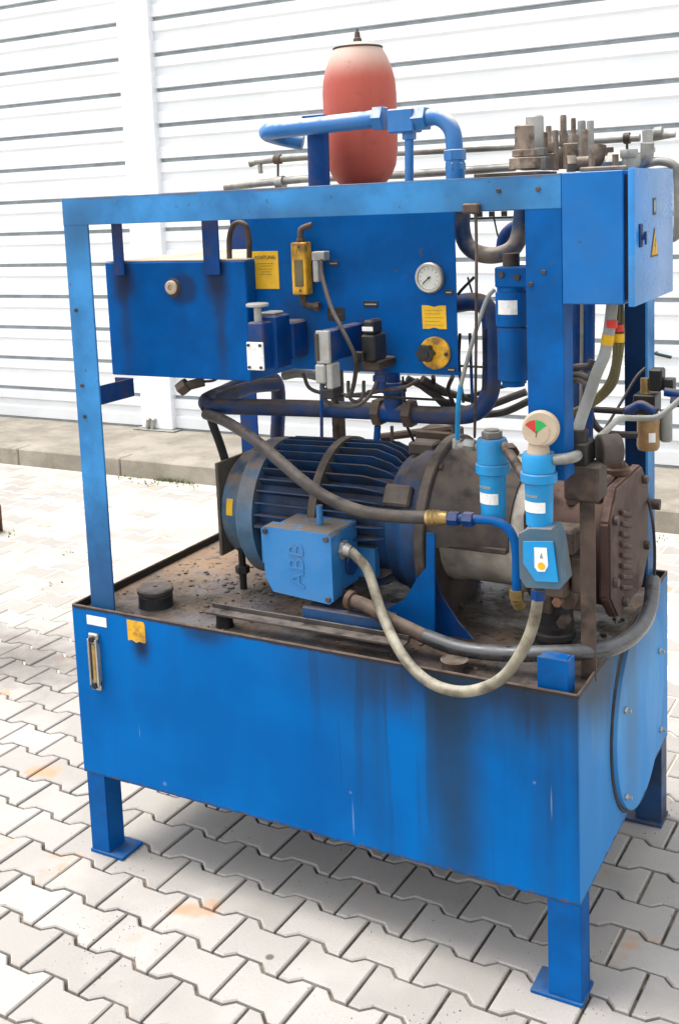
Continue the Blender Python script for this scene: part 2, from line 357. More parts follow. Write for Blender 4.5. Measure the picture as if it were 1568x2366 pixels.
ROOT = Vector((0.748, 0.46, 0))
def link(name, me, parent=None):
    o = bpy.data.objects.new(name, me); C.objects.link(o)
    if parent: o.parent = parent
    return o
def finish(b, name, m, sharp=0.6):
    bmesh.ops.recalc_face_normals(b, faces=b.faces)
    for e in b.edges:
        if len(e.link_faces) == 2 and e.calc_face_angle(0) > sharp: e.smooth = False
    for f in b.faces: f.smooth = True
    me = bpy.data.meshes.new(name); b.to_mesh(me); b.free(); me.materials.append(m); return me
def part(name, b, m, parent=None, label=None, kind=None):
    o = link(name, finish(b, name, m), parent)
    if parent is not None and parent is unit: o.location = -ROOT
    if label: o['label'] = label
    if kind: o['kind'] = kind
    return o
def thing(name, label, cat, loc=(0, 0, 0), group=None):
    o = bpy.data.objects.new(name, None); C.objects.link(o); o.location = loc; o.empty_display_size = .1
    o['label'] = label; o['category'] = cat
    if group: o['group'] = group
    return o
unit = None

# ================================================================== SETTING
# ---- ground, pavement
b = nb(); g = 60
vs = [b.verts.new(p) for p in ((-g, -g, -.03), (g, -g, -.03), (g, g, -.03), (-g, g, -.03))]; b.faces.new(vs)
o = part('ground', b, m_sand); o['kind'] = 'structure'
YB = 3.80                                     # kerb line
b = nb(); box(b, -14, 12, -5, YB-.002, -.028, -.0125)
pav = part('pavement', b, m_joint); pav['kind'] = 'structure'
b = nb(); box(b, -14, 12, 1.0, YB-.002, -.028, -.0165)
apron_base = None
b.free()

L2, WH, WW, GAP = .1, .0825, .0575, .0042
def paver_outline(s):
    h, w = WH-s, WW-s
    q = [(-L2+s, -h), (-.063-s*.4, -h), (-.037-s*.4, -w), (.037+s*.4, -w), (.063+s*.4, -h), (L2-s, -h)]
    return q+[(-x, -y) for x, y in q]
def paver_mesh():
    b = nb(); a = paver_outline(GAP+.0035); m = paver_outline(GAP); 
    T = [b.verts.new((x, y, 0)) for x, y in a]; Mi = [b.verts.new((x, y, -.0035)) for x, y in m]; B = [b.verts.new((x, y, -.022)) for x, y in m]
    b.faces.new(T); n = len(T)
    for i in range(n):
        j = (i+1) % n; b.faces.new((T[i], Mi[i], Mi[j], T[j])); b.faces.new((Mi[i], B[i], B[j], Mi[j]))
    return b
pm = finish(paver_mesh(), 'paving_stone', m_paver, .3)
TH, OX, OY = -0.0354, 0.1855, -0.40
ct, st_ = math.cos(TH), math.sin(TH)
def visible(x, y):
    q = AX.transposed() @ (Vector((x, y, 0))-CPOS)
    if q.y < .2: return None
    u, v = CX+F*q.x/q.y, CY-F*q.z/q.y
    return (u, v, q.y)
cand = []
for r in range(-12, 30):
    for k_ in range(-26, 40):
        gx = (k_-r*.5+.5)*.2; gy = r*.14
        if r >= 0: pass
        x = OX+gx*ct-gy*st_; y = OY+gx*st_+gy*ct
        if x < -4.6 or x > 3.4 or y > 3.72: continue
        cand.append((x, y))
def under(x, y): return 0
vis = []; rest = []
for x, y in cand:
    q = visible(x, y)
    if q and -50 < q[0] < 1620 and q[1] < 2420:
        # hidden behind the tank front?
        u, v = q[0], q[1]
        hid = (200 < u < 1335 and v < 1785+(u-192)*.2735-10 and v > 1400)
        (rest if hid else vis).append((q[2], x, y))
    else: rest.append((9, x, y))
vis.sort()
ind = vis[:298]; rest += vis[298:]
for d, x, y in ind:
    o = link('paving_stone', pm, pav)
    o.location = (x, y, random.uniform(-.0018, .0012)); o.rotation_euler = (random.gauss(0, .004), random.gauss(0, .004), TH+random.gauss(0, .004))
b = nb(); _tp = paver_mesh(); _tp.verts.ensure_lookup_table(); _tp.verts.index_update()
tv = [v.co.copy() for v in _tp.verts]; tf = [[v.index for v in f.verts] for f in _tp.faces]; _tp.free()
for d, x, y in rest:
    mt_ = Matrix.Translation((x, y, random.uniform(-.0018, .0012))) @ Matrix.Rotation(TH+random.gauss(0, .003), 4, 'Z')
    nv = [b.verts.new(mt_ @ c_) for c_ in tv]
    for q in tf: b.faces.new([nv[i] for i in q])
o = part('paving_stones_beyond', b, m_paver, pav); o['kind'] = 'stuff'
b = nb()
for _ in range(2600):
    r = random.randint(-6, 9); k_ = random.randint(-14, 16)
    if random.random() < .5: gx = (k_-r*.5+1.0)*.2; gy = r*.14+random.uniform(-.07, .07)
    else: gx = (k_-r*.5)*.2+random.uniform(-.1, .1); ax2 = abs(((gx/.2+r*.5+.5) % 1)-.5)*.2; gy = r*.14+(.0825 if ax2 > .05 else .0575)
    gx -= .0
    if math.sin(gx*7+gy*5)+math.sin(gy*9-gx*3)+random.uniform(-1, 1) < .5: continue
    x = OX+gx*ct-gy*st_; y = OY+gx*st_+gy*ct
    sz = random.uniform(.002, .0055); t = 0
    h = -.003+random.uniform(-.002, .003)
    q = [b.verts.new((x+sz*math.cos(a_)*random.uniform(.5, 1.2), y+sz*math.sin(a_)*random.uniform(.5, 1.2), -.012)) for a_ in (0, 1.57, 3.14, 4.71)]; tp_ = b.verts.new((x, y, h))
    for i in range(4): b.faces.new((q[i], q[(i+1) % 4], tp_))
o = part('joint_dirt', b, m_joint, pav); o['kind'] = 'stuff'
# kerb and concrete strip between the stones and the kerb
b = nb(); n = 60; Y0 = .9                      # pale joint sheet towards the kerb, the yard's glare put into colour
gr = [[b.verts.new((-14+26*i/n, Y0+(YB-Y0)*j/16, -.0095+.0085*min(1, j/6)+random.uniform(-.0008, .0008))) for j in range(17)] for i in range(n+1)]
for i in range(n):
    for j in range(16): b.faces.new((gr[i][j], gr[i+1][j], gr[i+1][j+1], gr[i][j+1]))
o = part('joint_fill', b, m_sand, pav); o['kind'] = 'stuff'
b = nb()
for (fx, fy, n_) in ((.06, .05, 70), (1.44, .04, 110), (1.44, .88, 60), (.75, .3, 160), (.3, -.3, 90), (1.2, -.25, 90)):
    for _ in range(n_):
        x, y = fx+random.gauss(0, .09 if n_ < 120 else .4), fy+random.gauss(0, .09 if n_ < 120 else .25); q_ = random.uniform(.0008, .0025)
        v4 = [b.verts.new((x+q_*math.cos(a_), y+q_*math.sin(a_)*random.uniform(.6, 1.3), -.0015)) for a_ in (0, 2.1, 4.2)]; tv_ = b.verts.new((x, y, .0005+q_*.9))
        for i in range(3): b.faces.new((v4[i], v4[(i+1) % 3], tv_))
o = part('grit', b, m_joint, pav); o['kind'] = 'stuff'
# kerb and concrete strip in front of the wall
b = nb(); x = -14
while x < 12:
    box(b, x+.003, x+.997, YB, YB+.16, -.03, .13+random.uniform(-.002, .002), .008); x += 1.0
o = part('kerb', b, m_kerb); o['kind'] = 'structure'
b = nb(); box(b, -14, 12, YB+.162, 4.98, -.03, .124)
o = part('concrete_strip', b, m_kerb); o['kind'] = 'structure'

# ---- wall
YW = 4.80
wall = thing('cladding_wall', 'white ribbed sheet metal wall of an industrial hall behind the blue machine', 'wall', (0, YW, 0))
def wpart(name, b, m, label=None):
    o = part(name, b, m, wall, label); o.location = (0, -YW, 0); return o
def panel_mesh(x0, x1, z0):
    # one cladding sheet: recess under the joint, flat face, shallow slope, lower face
    pr = [(.030, .243), (.0, .240), (.0, .166), (.020, .150), (.020, .100), (.0, .092), (.0, .003), (.030, .0)]
    b = nb(); A = [b.verts.new((x0, YW+a, z0+z)) for a, z in pr]; B = [b.verts.new((x1, YW+a, z0+z)) for a, z in pr]
    for i in range(len(pr)-1): b.faces.new((A[i], A[i+1], B[i+1], B[i]))
    return b
for i in range(26):
    z0 = .141+.27*i
    wpart('cladding_sheet', panel_mesh(-14, -3.535, z0), m_wall)
    wpart('cladding_sheet', panel_mesh(-3.25, 12, z0), m_wall)
b = nb(); box(b, -14, 12, YW+.028, YW+.2, .126, 7.2); wpart('backing', b, m_groove)
b = nb(); box(b, -14, 12, YW+.012, YW+.04, .125, .138); wpart('base_rail', b, m_groove)
b = nb(); box(b, -3.545, -3.235, YW-.045, YW+.03, .136, 7.1, .004); wpart('pilaster', b, m_pil, 'pale grey vertical pilaster strip with a foot plate')
b = nb(); box(b, -3.60, -3.18, YW-.10, YW+.01, .126, .135, .002); wpart('pilaster_foot_plate', b, m_galv)
for dx in (0, .055):
    b = nb(); t = nb(); box(t, -.012, .012, -.02, .02, 0, .085, .003)
    t.transform(Matrix.Translation((-3.475+dx, YW-.062, .136)) @ Matrix.Rotation(R(12), 4, 'Y')); merge(b, t); wpart('anchor_bracket', b, m_zinc)
b = nb(); t = nb(); box(t, -.06, .06, -.012, .012, -.009, .009, .004); t.transform(Matrix.Rotation(R(12), 4, 'Y')); t.transform(Matrix.Translation((.645, YW-.05, .863))); merge(b, t)
cyl(b, (.60, YW-.05, .873), (.60, YW+.01, .873), .008, n=12)
wpart('handle', b, m_dgreen, 'dark green lever handle on the white wall')

# ---- grass tufts at the kerb and rust block at the left edge
b = nb()
for (u, v, n_, s) in ((405, 1108, 30, .045), (420, 1114, 34, .045), (378, 1108, 18, .03), (315, 1106, 14, .025), (350, 1116, 14, .03), (290, 1100, 10, .02), (445, 1124, 10, .02), (1530, 1245, 10, .02), (30, 1230, 10, .025), (400, 1315, 10, .02), (128, 1350, 8, .015), (165, 1275, 8, .012)):
    p = PZ(u, v, 0)
    for _ in range(n_):
        x = p.x+random.gauss(0, s*1.6); y = min(p.y+random.gauss(-.02, .04), YB-.01); a = random.uniform(0, 6.28); h = random.uniform(.4, 1)*s
        dx, dy = math.cos(a)*.006, math.sin(a)*.006; lx, ly = random.gauss(0, s*.5), -abs(random.gauss(0, s*.4))
        b.faces.new([b.verts.new((x-dx, y-dy, -.004)), b.verts.new((x+dx, y+dy, -.004)), b.verts.new((x+lx, y+ly, h))])
o = part('grass', b, m_moss); o['kind'] = 'stuff'; o['label'] = 'small grass tufts growing along the foot of the kerb'; 
b = nb()
p = PZ(12, 1243, 0); p.x -= .115
box(b, p.x-.30, p.x+.0, p.y, p.y+.012, 0, .17, .002); box(b, p.x-.30, p.x+.0, p.y+.088, p.y+.10, 0, .17, .002)
box(b, p.x-.30, p.x+.0, p.y+.013, p.y+.087, .078, .09, .001)
o = part('steel_beam_piece', b, m_rust); o['label'] = 'rusty brown end of a steel piece on the pale yard, cut by the left edge of the photo'; o['category'] = 'steel beam'

# ================================================================== MACHINE
unit = thing('hydraulic_power_unit', 'blue hydraulic power unit with tank, motor, pump and red accumulator standing on the paved yard', 'hydraulic unit', tuple(ROOT))
U = unit
def sub(name, b, m, par, label=None): return part(name, b, m, par, label)
def U_scale(o): return o
LT, WT, ZT, ZB, ZD = 1.496, .921, .772, .256, .750

# ---- tank
b = nb(); t = .005
box(b, 0, LT, 0, t, ZB, ZT, .0012); box(b, 0, LT, WT-t, WT, ZB, ZT, .0012)
box(b, 0, t, t+.0005, WT-t-.0005, ZB, ZT, .0008); box(b, LT-t, LT, t+.0005, WT-t-.0005, ZB, ZT, .0008)
box(b, t+.0005, LT-t-.0005, t+.0005, WT-t-.0005, ZB+.004, ZB+.009)
tank = part('tank', b, m_tank, U, 'long blue oil tank with dark oil runs down its front')
b = nb(); box(b, t+.0003, LT-t-.0003, t+.0003, WT-t-.0003, ZD-.006, ZD); sub('deck_plate', b, m_deck, tank, 'brown oily deck plate of the tank')
b = nb()                                   # weld bead / edge grime on the rim
for (a, c) in (((0, 0), (LT, 0)), ((LT, 0), (LT, WT)), ((0, WT), (LT, WT)), ((0, 0), (0, WT))):
    tube(b, [(a[0]+(.0025 if a[0] == 0 else -.0025), a[1]+(.0025 if a[1] == 0 else -.0025), ZT), (c[0]+(.0025 if c[0] == 0 else -.0025), c[1]+(.0025 if c[1] == 0 else -.0025), ZT)], .0032, 6, smooth=False)
sub('rim_edge', b, m_brown, tank)
# inspection cover on the right end
CYc, CZc, CR = .535, .515, .262
b = nb(); lathe(b, (LT+.0005, CYc, CZc), (1, 0, 0), [(0, CR-.003), (.005, CR-.003), (.005, CR-.03), (0, CR-.03)], 72)
sub('cover_gasket', b, m_rub, tank)
b = nb(); lathe(b, (LT+.0055, CYc, CZc), (1, 0, 0), [(0, CR), (.010, CR), (.0115, CR-.002), (.0115, 0)], 96)
cov = sub('inspection_cover', b, m_tank, tank, 'round pale blue inspection cover on the end of the tank')
b = nb(); lathe(b, (LT+.0003, CYc, CZc), (1, 0, 0), [(0, CR+.009), (.005, CR+.009), (.005, CR-.004), (0, CR-.004)], 96)
sub('cover_flange', b, m_dirtcast, tank)
for (u, v) in ((1436, 1640), (1438, 1840), (1515, 1503), (1518, 1685)):
    p = PXp(u, v, LT+.01); b = nb(); hexnut(b, (LT+.0172, p.y, p.z), (LT+.024, p.y, p.z), .009); cyl(b, (LT+.024, p.y, p.z), (LT+.034, p.y, p.z), .0045, n=12)
    sub('cover_bolt', b, m_zinc, tank)
b = nb(); cyl(b, (LT-.03, .60, ZB+.0), (LT-.03, .60, ZB-.03), .012); hexnut(b, (LT-.03, .60, ZB-.03), (LT-.03, .60, ZB-.045), .014); sub('drain_plug', b, m_zinc, tank)
# level gauge
b = nb(); box(b, .064, .098, -.012, -.0005, .528, .560, .003); box(b, .064, .098, -.012, -.0005, .668, .700, .003); box(b, .064, .070, -.018, -.0005, .545, .685, .001); box(b, .092, .098, -.018, -.0005, .545, .685, .001)
lg = part('level_gauge', b, m_zinc, U)
b = nb(); cyl(b, (.081, -.009, .56), (.081, -.009, .668), .007, n=16); sub('sight_tube', b, m_brass, lg)
for z in (.544, .684):
    b = nb(); hexnut(b, (.081, -.012, z), (.081, -.021, z), .009); sub('bolt', b, m_rub, lg)
b = nb(); box(b, .055, .128, -.0016, -.0004, .722, .750, .0002); part('white_label', b, m_white, U)
b = nb()
prism(b, [(.203, .758), (.262, .758), (.266, .75), (.266, .70), (.262, .696), (.245, .699), (.232, .694), (.218, .700), (.204, .697)], -.0016, ax='y', t=.0012)
yl = part('warning_label', b, m_yelg, U)
# legs and foot plates
def leg(x, y, w, d, px0, px1, py0, py1, m_blue=m_blue):
    b = nb(); tt = .006
    box(b, x, x+w, y, y+tt, .010, ZB-.001, .001); box(b, x, x+w, y+d-tt, y+d, .010, ZB-.001, .001)
    box(b, x, x+tt, y+tt+.0005, y+d-tt-.0005, .010, ZB-.001); box(b, x+w-tt, x+w, y+tt+.0005, y+d-tt-.0005, .010, ZB-.001)
    l = part('leg', b, m_blue, U)
    b = nb(); box(b, px0, px1, py0, py1, .0, .0095, .0015); sub('foot_plate', b, m_blue, l)
leg(.006, .004, .066, .072, .002, .124, .0, .098)
leg(1.416, .001, .080, .072, 1.372, 1.500, -.004, .090)
leg(.006, WT-.082, .074, .08, .0, .12, WT-.09, WT+.004, m_dblue)  # rear leg in darker blue, its shade put into the paint
leg(LT-.08, WT-.072, .078, .07, LT-.12, LT+.002, WT-.09, WT+.004, m_navy)  # shade under the tank put into this leg's navy colour

# ---- frame of steel angle
def ang(b, x0, x1, y0, y1, z0, z1): box(b, x0, x1, y0, y1, z0, z1, .0012)
frame = None
b = nb()
ang(b, .052, .138, .0245, .0315, ZD, 1.93); ang(b, .052, .059, .032, .10, ZD, 1.93)
fp1 = part('frame_post', b, m_litblue, U, 'left front post of the frame')
b = nb()
ang(b, 1.381, 1.4635, .0245, .0315, 1.262, 1.93); ang(b, 1.4565, 1.4635, .032, .098, 1.262, 1.93)
fp2 = part('frame_post', b, m_blue, U, 'right front post, cut off above the pump')
b = nb(); ang(b, 1.394, 1.466, .020, .027, ZD, .842); ang(b, 1.459, 1.466, .0275, .075, ZD, .836); ang(b, 1.394, 1.458, .0275, .075, .83, .836)
part('post_stub', b, m_blue, U, 'blue stub of the cut off front post')
b = nb(); ang(b, .06, .13, .835, .842, ZD, 1.865); ang(b, .06, .067, .8425, .91, ZD, 1.865); part('frame_post', b, m_dblue, U)
b = nb(); ang(b, 1.397, 1.455, .82, .827, ZD, 1.865); rp_ = part('frame_post', b, m_navyshade, U, 'right rear post of the frame')
b = nb(); ang(b, 1.4555, 1.4625, .82, .905, ZD, 1.865); sub('post_side', b, m_litblue, rp_)  # lit side of the post, its brightness put into the paler blue
b = nb(); ang(b, .052, 1.4635, .0235, .0318, 1.8655, 1.940); ang(b, .052, 1.4635, .032, .10, 1.9335, 1.940)
beam = part('frame_beam', b, m_litblue, U, 'long blue front beam along the top of the frame')
b = nb(); ang(b, .052, 1.462, .835, .842, 1.8655, 1.940); part('frame_beam', b, m_dblue, U, 'rear top beam of the frame')
for x in (.052, 1.452):
    b = nb(); ang(b, x, x+.007, .101, .834, 1.87, 1.94); part('frame_beam', b, m_dblue, U, 'side beam joining front and rear of the frame')
b = nb(); zr0, zr1 = P(1150, 505, .6).z, P(1150, 482, .6).z
for i in range(20): box(b, .72+.036*i, .72+.036*i+.016, .60, .605, zr0+.0065, zr1-.0065)
box(b, .70, 1.44, .60, .606, zr1-.006, zr1+.004); box(b, .70, 1.44, .60, .606, zr0, zr0+.006)
part('perforated_rail', b, m_rub, U)
for (u, v) in ((176, 716), (190, 890), (196, 962), (1152, 440), (1243, 436), (1256, 628), (1226, 656)):
    p = P(u, v, .024); b = nb(); cyl(b, (p.x, .0235, p.z), (p.x, .019, p.z), .0055, n=12, ch=.001); sub('bolt', b, m_brown, fp1 if u < 500 else (beam if v < 500 else fp2))
# arm behind the left post
b = nb(); box(b, .120, .126, .032, .193, 1.361, 1.415, .001); box(b, .060, .1195, .186, .193, 1.361, 1.415, .001); part('bracket_arm', b, m_dblue, U)

# ---- auxiliary tank hanging at the left
b = nb(); box(b, .040, .530, .200, .480, 1.420, 1.752, .003)
aux = part('auxiliary_tank', b, m_panel, U, 'small blue box tank hung inside the left of the frame')
b = nb(); box(b, .043, .527, .203, .80, 1.7535, 1.757, .0005); sub('dusty_lid', b, m_board, aux)
for x0, x1, yy in ((.083, .120, .188), (.402, .455, .186)):
    b = nb(); box(b, x0, x1, yy, yy+.006, 1.715, 1.865, .001); box(b, x0, x0+.006, yy+.0065, .199, 1.74, 1.865); sub('hanger_strap', b, m_dblue, aux)
p = P(393, 664, .19)
b = nb(); lathe(b, (p.x, .1995, p.z), (0, -1, 0), [(0, .020), (.007, .020), (.010, .016), (.010, .009), (.004, .008), (.004, 0)], 28); sub('sight_glass', b, m_ivory, aux)
b = nb(); lathe(b, (p.x+.003, .1998, p.z-.002), (0, -1, 0), [(0, .027), (.002, .026)], 28); sub('sight_glass_ring', b, m_brown, aux)

# ---- panel
YP = .25
b = nb(); box(b, .512, 1.122, YP, YP+.004, 1.452, 1.90, .0008); box(b, .512, 1.122, YP+.0045, YP+.03, 1.4515, 1.456, .0005)
pan = part('instrument_panel', b, m_panel, U, 'blue sheet panel carrying gauge, valves and yellow signs')
def onp(u, v): return P(u, v, YP-.001)
def plate(name, u0, u1, v0, v1, m, label=None, par=None, th=.0012, y=YP-.0004):
    a = P(u0, (v0+v1)/2, y); c = P(u1, (v0+v1)/2, y); t0 = P((u0+u1)/2, v0, y); t1 = P((u0+u1)/2, v1, y)
    b = nb(); box(b, a.x, c.x, y-th, y, t1.z, t0.z, .0003); return sub(name, b, m, par or pan, label), (a.x, c.x, t1.z, t0.z)
def text(body, name, m, par, size, loc, rot, ext=.0004):
    cu = bpy.data.curves.new(name, 'FONT'); cu.body = body; cu.size = size; cu.extrude = ext; cu.align_x = 'CENTER'; cu.align_y = 'CENTER'; cu.resolution_u = 3
    to = bpy.data.objects.new(name, cu); C.objects.link(to)
    me = bpy.data.meshes.new_from_object(to.evaluated_get(bpy.context.evaluated_depsgraph_get())); bpy.data.objects.remove(to); bpy.data.curves.remove(cu)
    me.transform(Matrix.Translation(Vector(loc)) @ rot); me.materials.clear(); me.materials.append(m)
    return link(name, me, par)
RF = Matrix.Rotation(R(90), 4, 'X')                     # facing -y
s, q = plate('warning_sign', 584, 644, 580, 667, m_yel, 'yellow sign headed ACHTUNG left on the panel')
xm = (q[0]+q[1])/2
text('ACHTUNG', 'sign_lettering', m_ink, pan, .0135, (xm, YP-.0022, q[3]-.017), RF)
b = nb()
for i, (w, z) in enumerate(((.026, .033), (.022, .040), (.024, .049), (.018, .056), (.022, .063))):
    for s_ in range(5): box(b, xm-w+s_*w*.4+.001, xm-w+(s_+1)*w*.4-.001, YP-.0022, YP-.0019, q[3]-z-.0012, q[3]-z+.0012)
sub('sign_small_print', b, m_inky, pan)
a = onp(974, 705); c = onp(1031, 762)
xa, xb, za, zb = a.x, c.x, c.z+.002, a.z
b = nb(); prism(b, [(xa, zb), (xa+.018, zb), ((xa+xb)/2, zb-.004), (xb-.018, zb), (xb, zb), (xb+.001, za), (xb-.018, za), ((xa+xb)/2, za+.004), (xa+.018, za), (xa+.001, za)], YP-.0016, ax='y', t=.0012)
sub('instruction_sign', b, m_yel, pan, 'small yellow sign below the pressure gauge')
b = nb()
for i in range(5):
    z = zb-.012-i*.0095
    box(b, xa+.008, xb-.008-(i % 2)*.008, YP-.0020, YP-.0017, z-.0008, z+.0008)
sub('sign_small_print', b, m_inky, pan)
# pressure gauge
g0 = onp(994, 641)
b = nb(); lathe(b, (g0.x, YP-.0005, g0.z), (0, -1, 0), [(0, .039), (.010, .039), (.014, .036), (.014, .031), (.010, .030), (.010, 0)], 40)
pg = part('pressure_gauge', b, m_zinc, U, 'round silver pressure gauge on the panel')
b = nb(); lathe(b, (g0.x, YP-.0105, g0.z), (0, -1, 0), [(0, .0295), (.001, .0295)], 40); sub('dial', b, m_glass, pg)
b = nb(); t = nb(); box(t, -.0012, .0012, -.0008, .0008, -.006, .022); t.transform(Matrix.Translation((g0.x, YP-.013, g0.z)) @ Matrix.Rotation(R(-130), 4, 'Y')); merge(b, t); cyl(b, (g0.x, YP-.0118, g0.z), (g0.x, YP-.0145, g0.z), .003, n=12); sub('needle', b, m_ink, pg)
b = nb()
for i in range(11):
    a_ = R(-135+27*i); x = g0.x+.024*math.sin(a_); z = g0.z+.024*math.cos(a_); t = nb(); box(t, -.0006, .0006, -.0003, .0003, -.002, .002); t.transform(Matrix.Translation((x, YP-.0118, z)) @ Matrix.Rotation(a_, 4, 'Y')); merge(b, t)
sub('dial_scale', b, m_ink, pg)
# yellow selector disc with star knob
k0 = onp(1006, 815)
b = nb(); lathe(b, (k0.x, YP-.0005, k0.z), (0, -1, 0), [(0, .042), (.006, .042), (.008, .040), (.008, 0)], 44)
ks = part('selector_disc', b, m_yelg, U, 'yellow round selector plate with black star knob')
b = nb(); pts = []
for i in range(32):
    a_ = 2*math.pi*i/32; r_ = .0215+.0028*math.cos(6*a_); pts.append((r_*math.cos(a_), r_*math.sin(a_)))
kx, kz = k0.x-.018, k0.z+.001
prism(b, [(kx+x, kz+z) for x, z in pts], YP-.034, ax='y', t=.020); cyl(b, (kx, YP-.014, kz), (kx, YP-.0087, kz), .010); cyl(b, (kx, YP-.037, kz), (kx, YP-.034, kz), .013)
sub('star_knob', b, m_blk, ks)
b = nb(); cyl(b, (k0.x+.032, YP-.0087, k0.z-.002), (k0.x+.032, YP-.011, k0.z-.002), .005, n=12); sub('screw', b, m_blk, ks)
for (u0, u1, v0, v1) in ((759, 782, 602, 614), (840, 873, 695, 710), (1027, 1046, 669, 681), (1032, 1052, 848, 860), (757, 796, 710, 741)):
    s, q = plate('name_tag', u0, u1, v0, v1, m_blk)
    b = nb(); box(b, q[0]+.004, q[1]-.004, YP-.0024, YP-.0018, (q[2]+q[3])/2-.0016, (q[2]+q[3])/2+.0016); sub('tag_lettering', b, m_grey if v0 != 710 else m_brown, pan)
# yellow flow indicator with elbow pipes
y = YP-.045
a = P(670, 560, y); c = P(713, 681, y)
b = nb(); box(b, a.x, c.x-.006, y, y+.036, c.z+.0, a.z, .003)
fl = part('flow_indicator', b, m_yelg, U, 'yellow grimy flow indicator block on the panel')
b = nb(); box(b, a.x+.010, c.x-.014, y-.002, y-.0002, c.z+.022, a.z-.045, .001); sub('sight_window', b, m_olive, fl)
for zz in (a.z-.012, c.z+.012):
    b = nb(); cyl(b, (a.x+.026, y-.0002, zz), (a.x+.026, y-.002, zz), .003, n=10); sub('screw', b, m_ink, fl)
xm = (a.x+c.x)/2-.003
b = nb(); tube(b, [(xm, y+.018, a.z+.0005), (xm, y+.018, a.z+.02), (xm+.004, y+.02, a.z+.035), (xm+.03, y+.03, a.z+.045)], .008, 12); hexnut(b, (xm, y+.018, a.z+.001), (xm, y+.018, a.z+.010), .012); sub('elbow_pipe', b, m_brown, fl)
b = nb(); tube(b, [(xm, y+.018, c.z-.0005), (xm+.001, y+.018, c.z-.018), (xm+.008, y+.02, c.z-.03), (xm+.040, y+.025, c.z-.033)], .009, 12); hexnut(b, (xm, y+.018, c.z-.001), (xm, y+.018, c.z-.012), .012); hexnut(b, (xm+.03, y+.024, c.z-.033), (xm+.045, y+.026, c.z-.033), .013); sub('elbow_pipe', b, m_brown, fl)
b = nb(); p = P(722, 590, y); box(b, p.x-.006, p.x+.032, y+.004, y+.036, p.z-.014, p.z+.010, .002); box(b, p.x-.004, p.x+.012, y+.004, y+.034, p.z-.07, p.z-.0145, .002); sub('switch_head', b, m_grey, fl)
b = nb(); tube(b, [P(742, 600, .19), P(745, 640, .17), P(765, 710, .13), P(790, 760, .10), P(815, 810, .09), P(822, 835, .10), P(820, 870, .14), P(812, 905, .17), P(800, 915, .19)], .0058, 10)
part('signal_cable', b, m_hose, U, 'thin brown cable hanging across the panel')
# handwheel valve stack (left)
xl, xr = .621, .672
zf0 = P(590, 855, .05).z; zf1 = P(590, 790, .05).z
b = nb(); box(b, xl+.002, xr-.002, .052, YP-.08, zf0+.002, P(590, 745, .05).z, .004)
hv = part('handwheel_valve', b, m_dblue, U, 'blue valve block with grey handwheel at the left of the panel')
b = nb(); box(b, xl, xr, .046, .0515, zf0, zf1, .002); sub('white_plate', b, m_white, hv)
for dx in (.008, .043):
    for dz in (.008, zf1-zf0-.008):
        b = nb(); cyl(b, (xl+dx, .0455, zf0+dz), (xl+dx, .042, zf0+dz), .004, n=10); sub('screw', b, m_ink, hv)
b = nb(); box(b, xl-.006, xr+.010, YP-.155, YP-.0790, zf0-.004, P(590, 745, .05).z+.012, .004); sub('valve_body', b, m_dblue, hv)
b = nb(); box(b, xl-.012, xr+.016, YP-.078, YP-.0010, zf0+.012, P(590, 755, .05).z-.0, .006); sub('valve_body', b, m_dblue, hv)
zt = P(590, 745, .05).z
b = nb(); cyl(b, (.643, .075, zt), (.643, .075, zt+.038), .010); lathe(b, (.643, .075, zt+.038), (0, 0, 1), [(0, .012), (.001, .028), (.003, .030), (.008, .030), (.010, .026), (.010, 0)], 32); sub('handwheel', b, m_grey, hv)
b = nb(); box(b, xl+.004, xr-.004, .115, .165, zt+.0125, zt+.020, .003); sub('valve_cap', b, m_grey, hv)
# solenoid valve (white plug)
xl, xr = .826, .862; z1 = P(745, 765, .05).z; z0 = P(745, 838, .05).z; zb_ = P(745, 895, .05).z
b = nb(); box(b, xl+.002, xr, .060, YP-.001, z0, z1, .003); sv = part('solenoid_valve', b, m_dblue, U, 'solenoid valve with grey plug below the flow indicator')
b = nb(); box(b, xl, xr+.002, .048, .0595, z0-.002, z1+.001, .002); sub('coil_housing', b, m_grey, sv)
b = nb(); box(b, xl-.001, xl+.010, .0445, .0478, z0+.005, z1-.006, .001); sub('name_tag', b, m_red if False else m_ink, sv)
b = nb(); box(b, xl-.004, xl+.024, .045, .085, zb_+.010, z0-.004, .004); box(b, xl+.0245, xr+.006, .050, .095, zb_-.004, z0-.003, .003); sub('connector_plug', b, m_grey, sv)
b = nb(); box(b, xl+.004, xr+.006, .052, .10, zb_-.03, zb_-.0045, .003); sub('plug_cap', b, m_blk, sv)
b = nb(); tube(b, [(xl+.008, .06, zb_+.009), (xl+.012, .06, zb_-.03), (xl+.03, .08, zb_-.05), (xl+.075, .12, zb_-.055), (xl+.10, .16, zb_-.02), (xl+.10, .2, zb_+.03)], .0052, 10); sub('connector_cable', b, m_hose, sv)
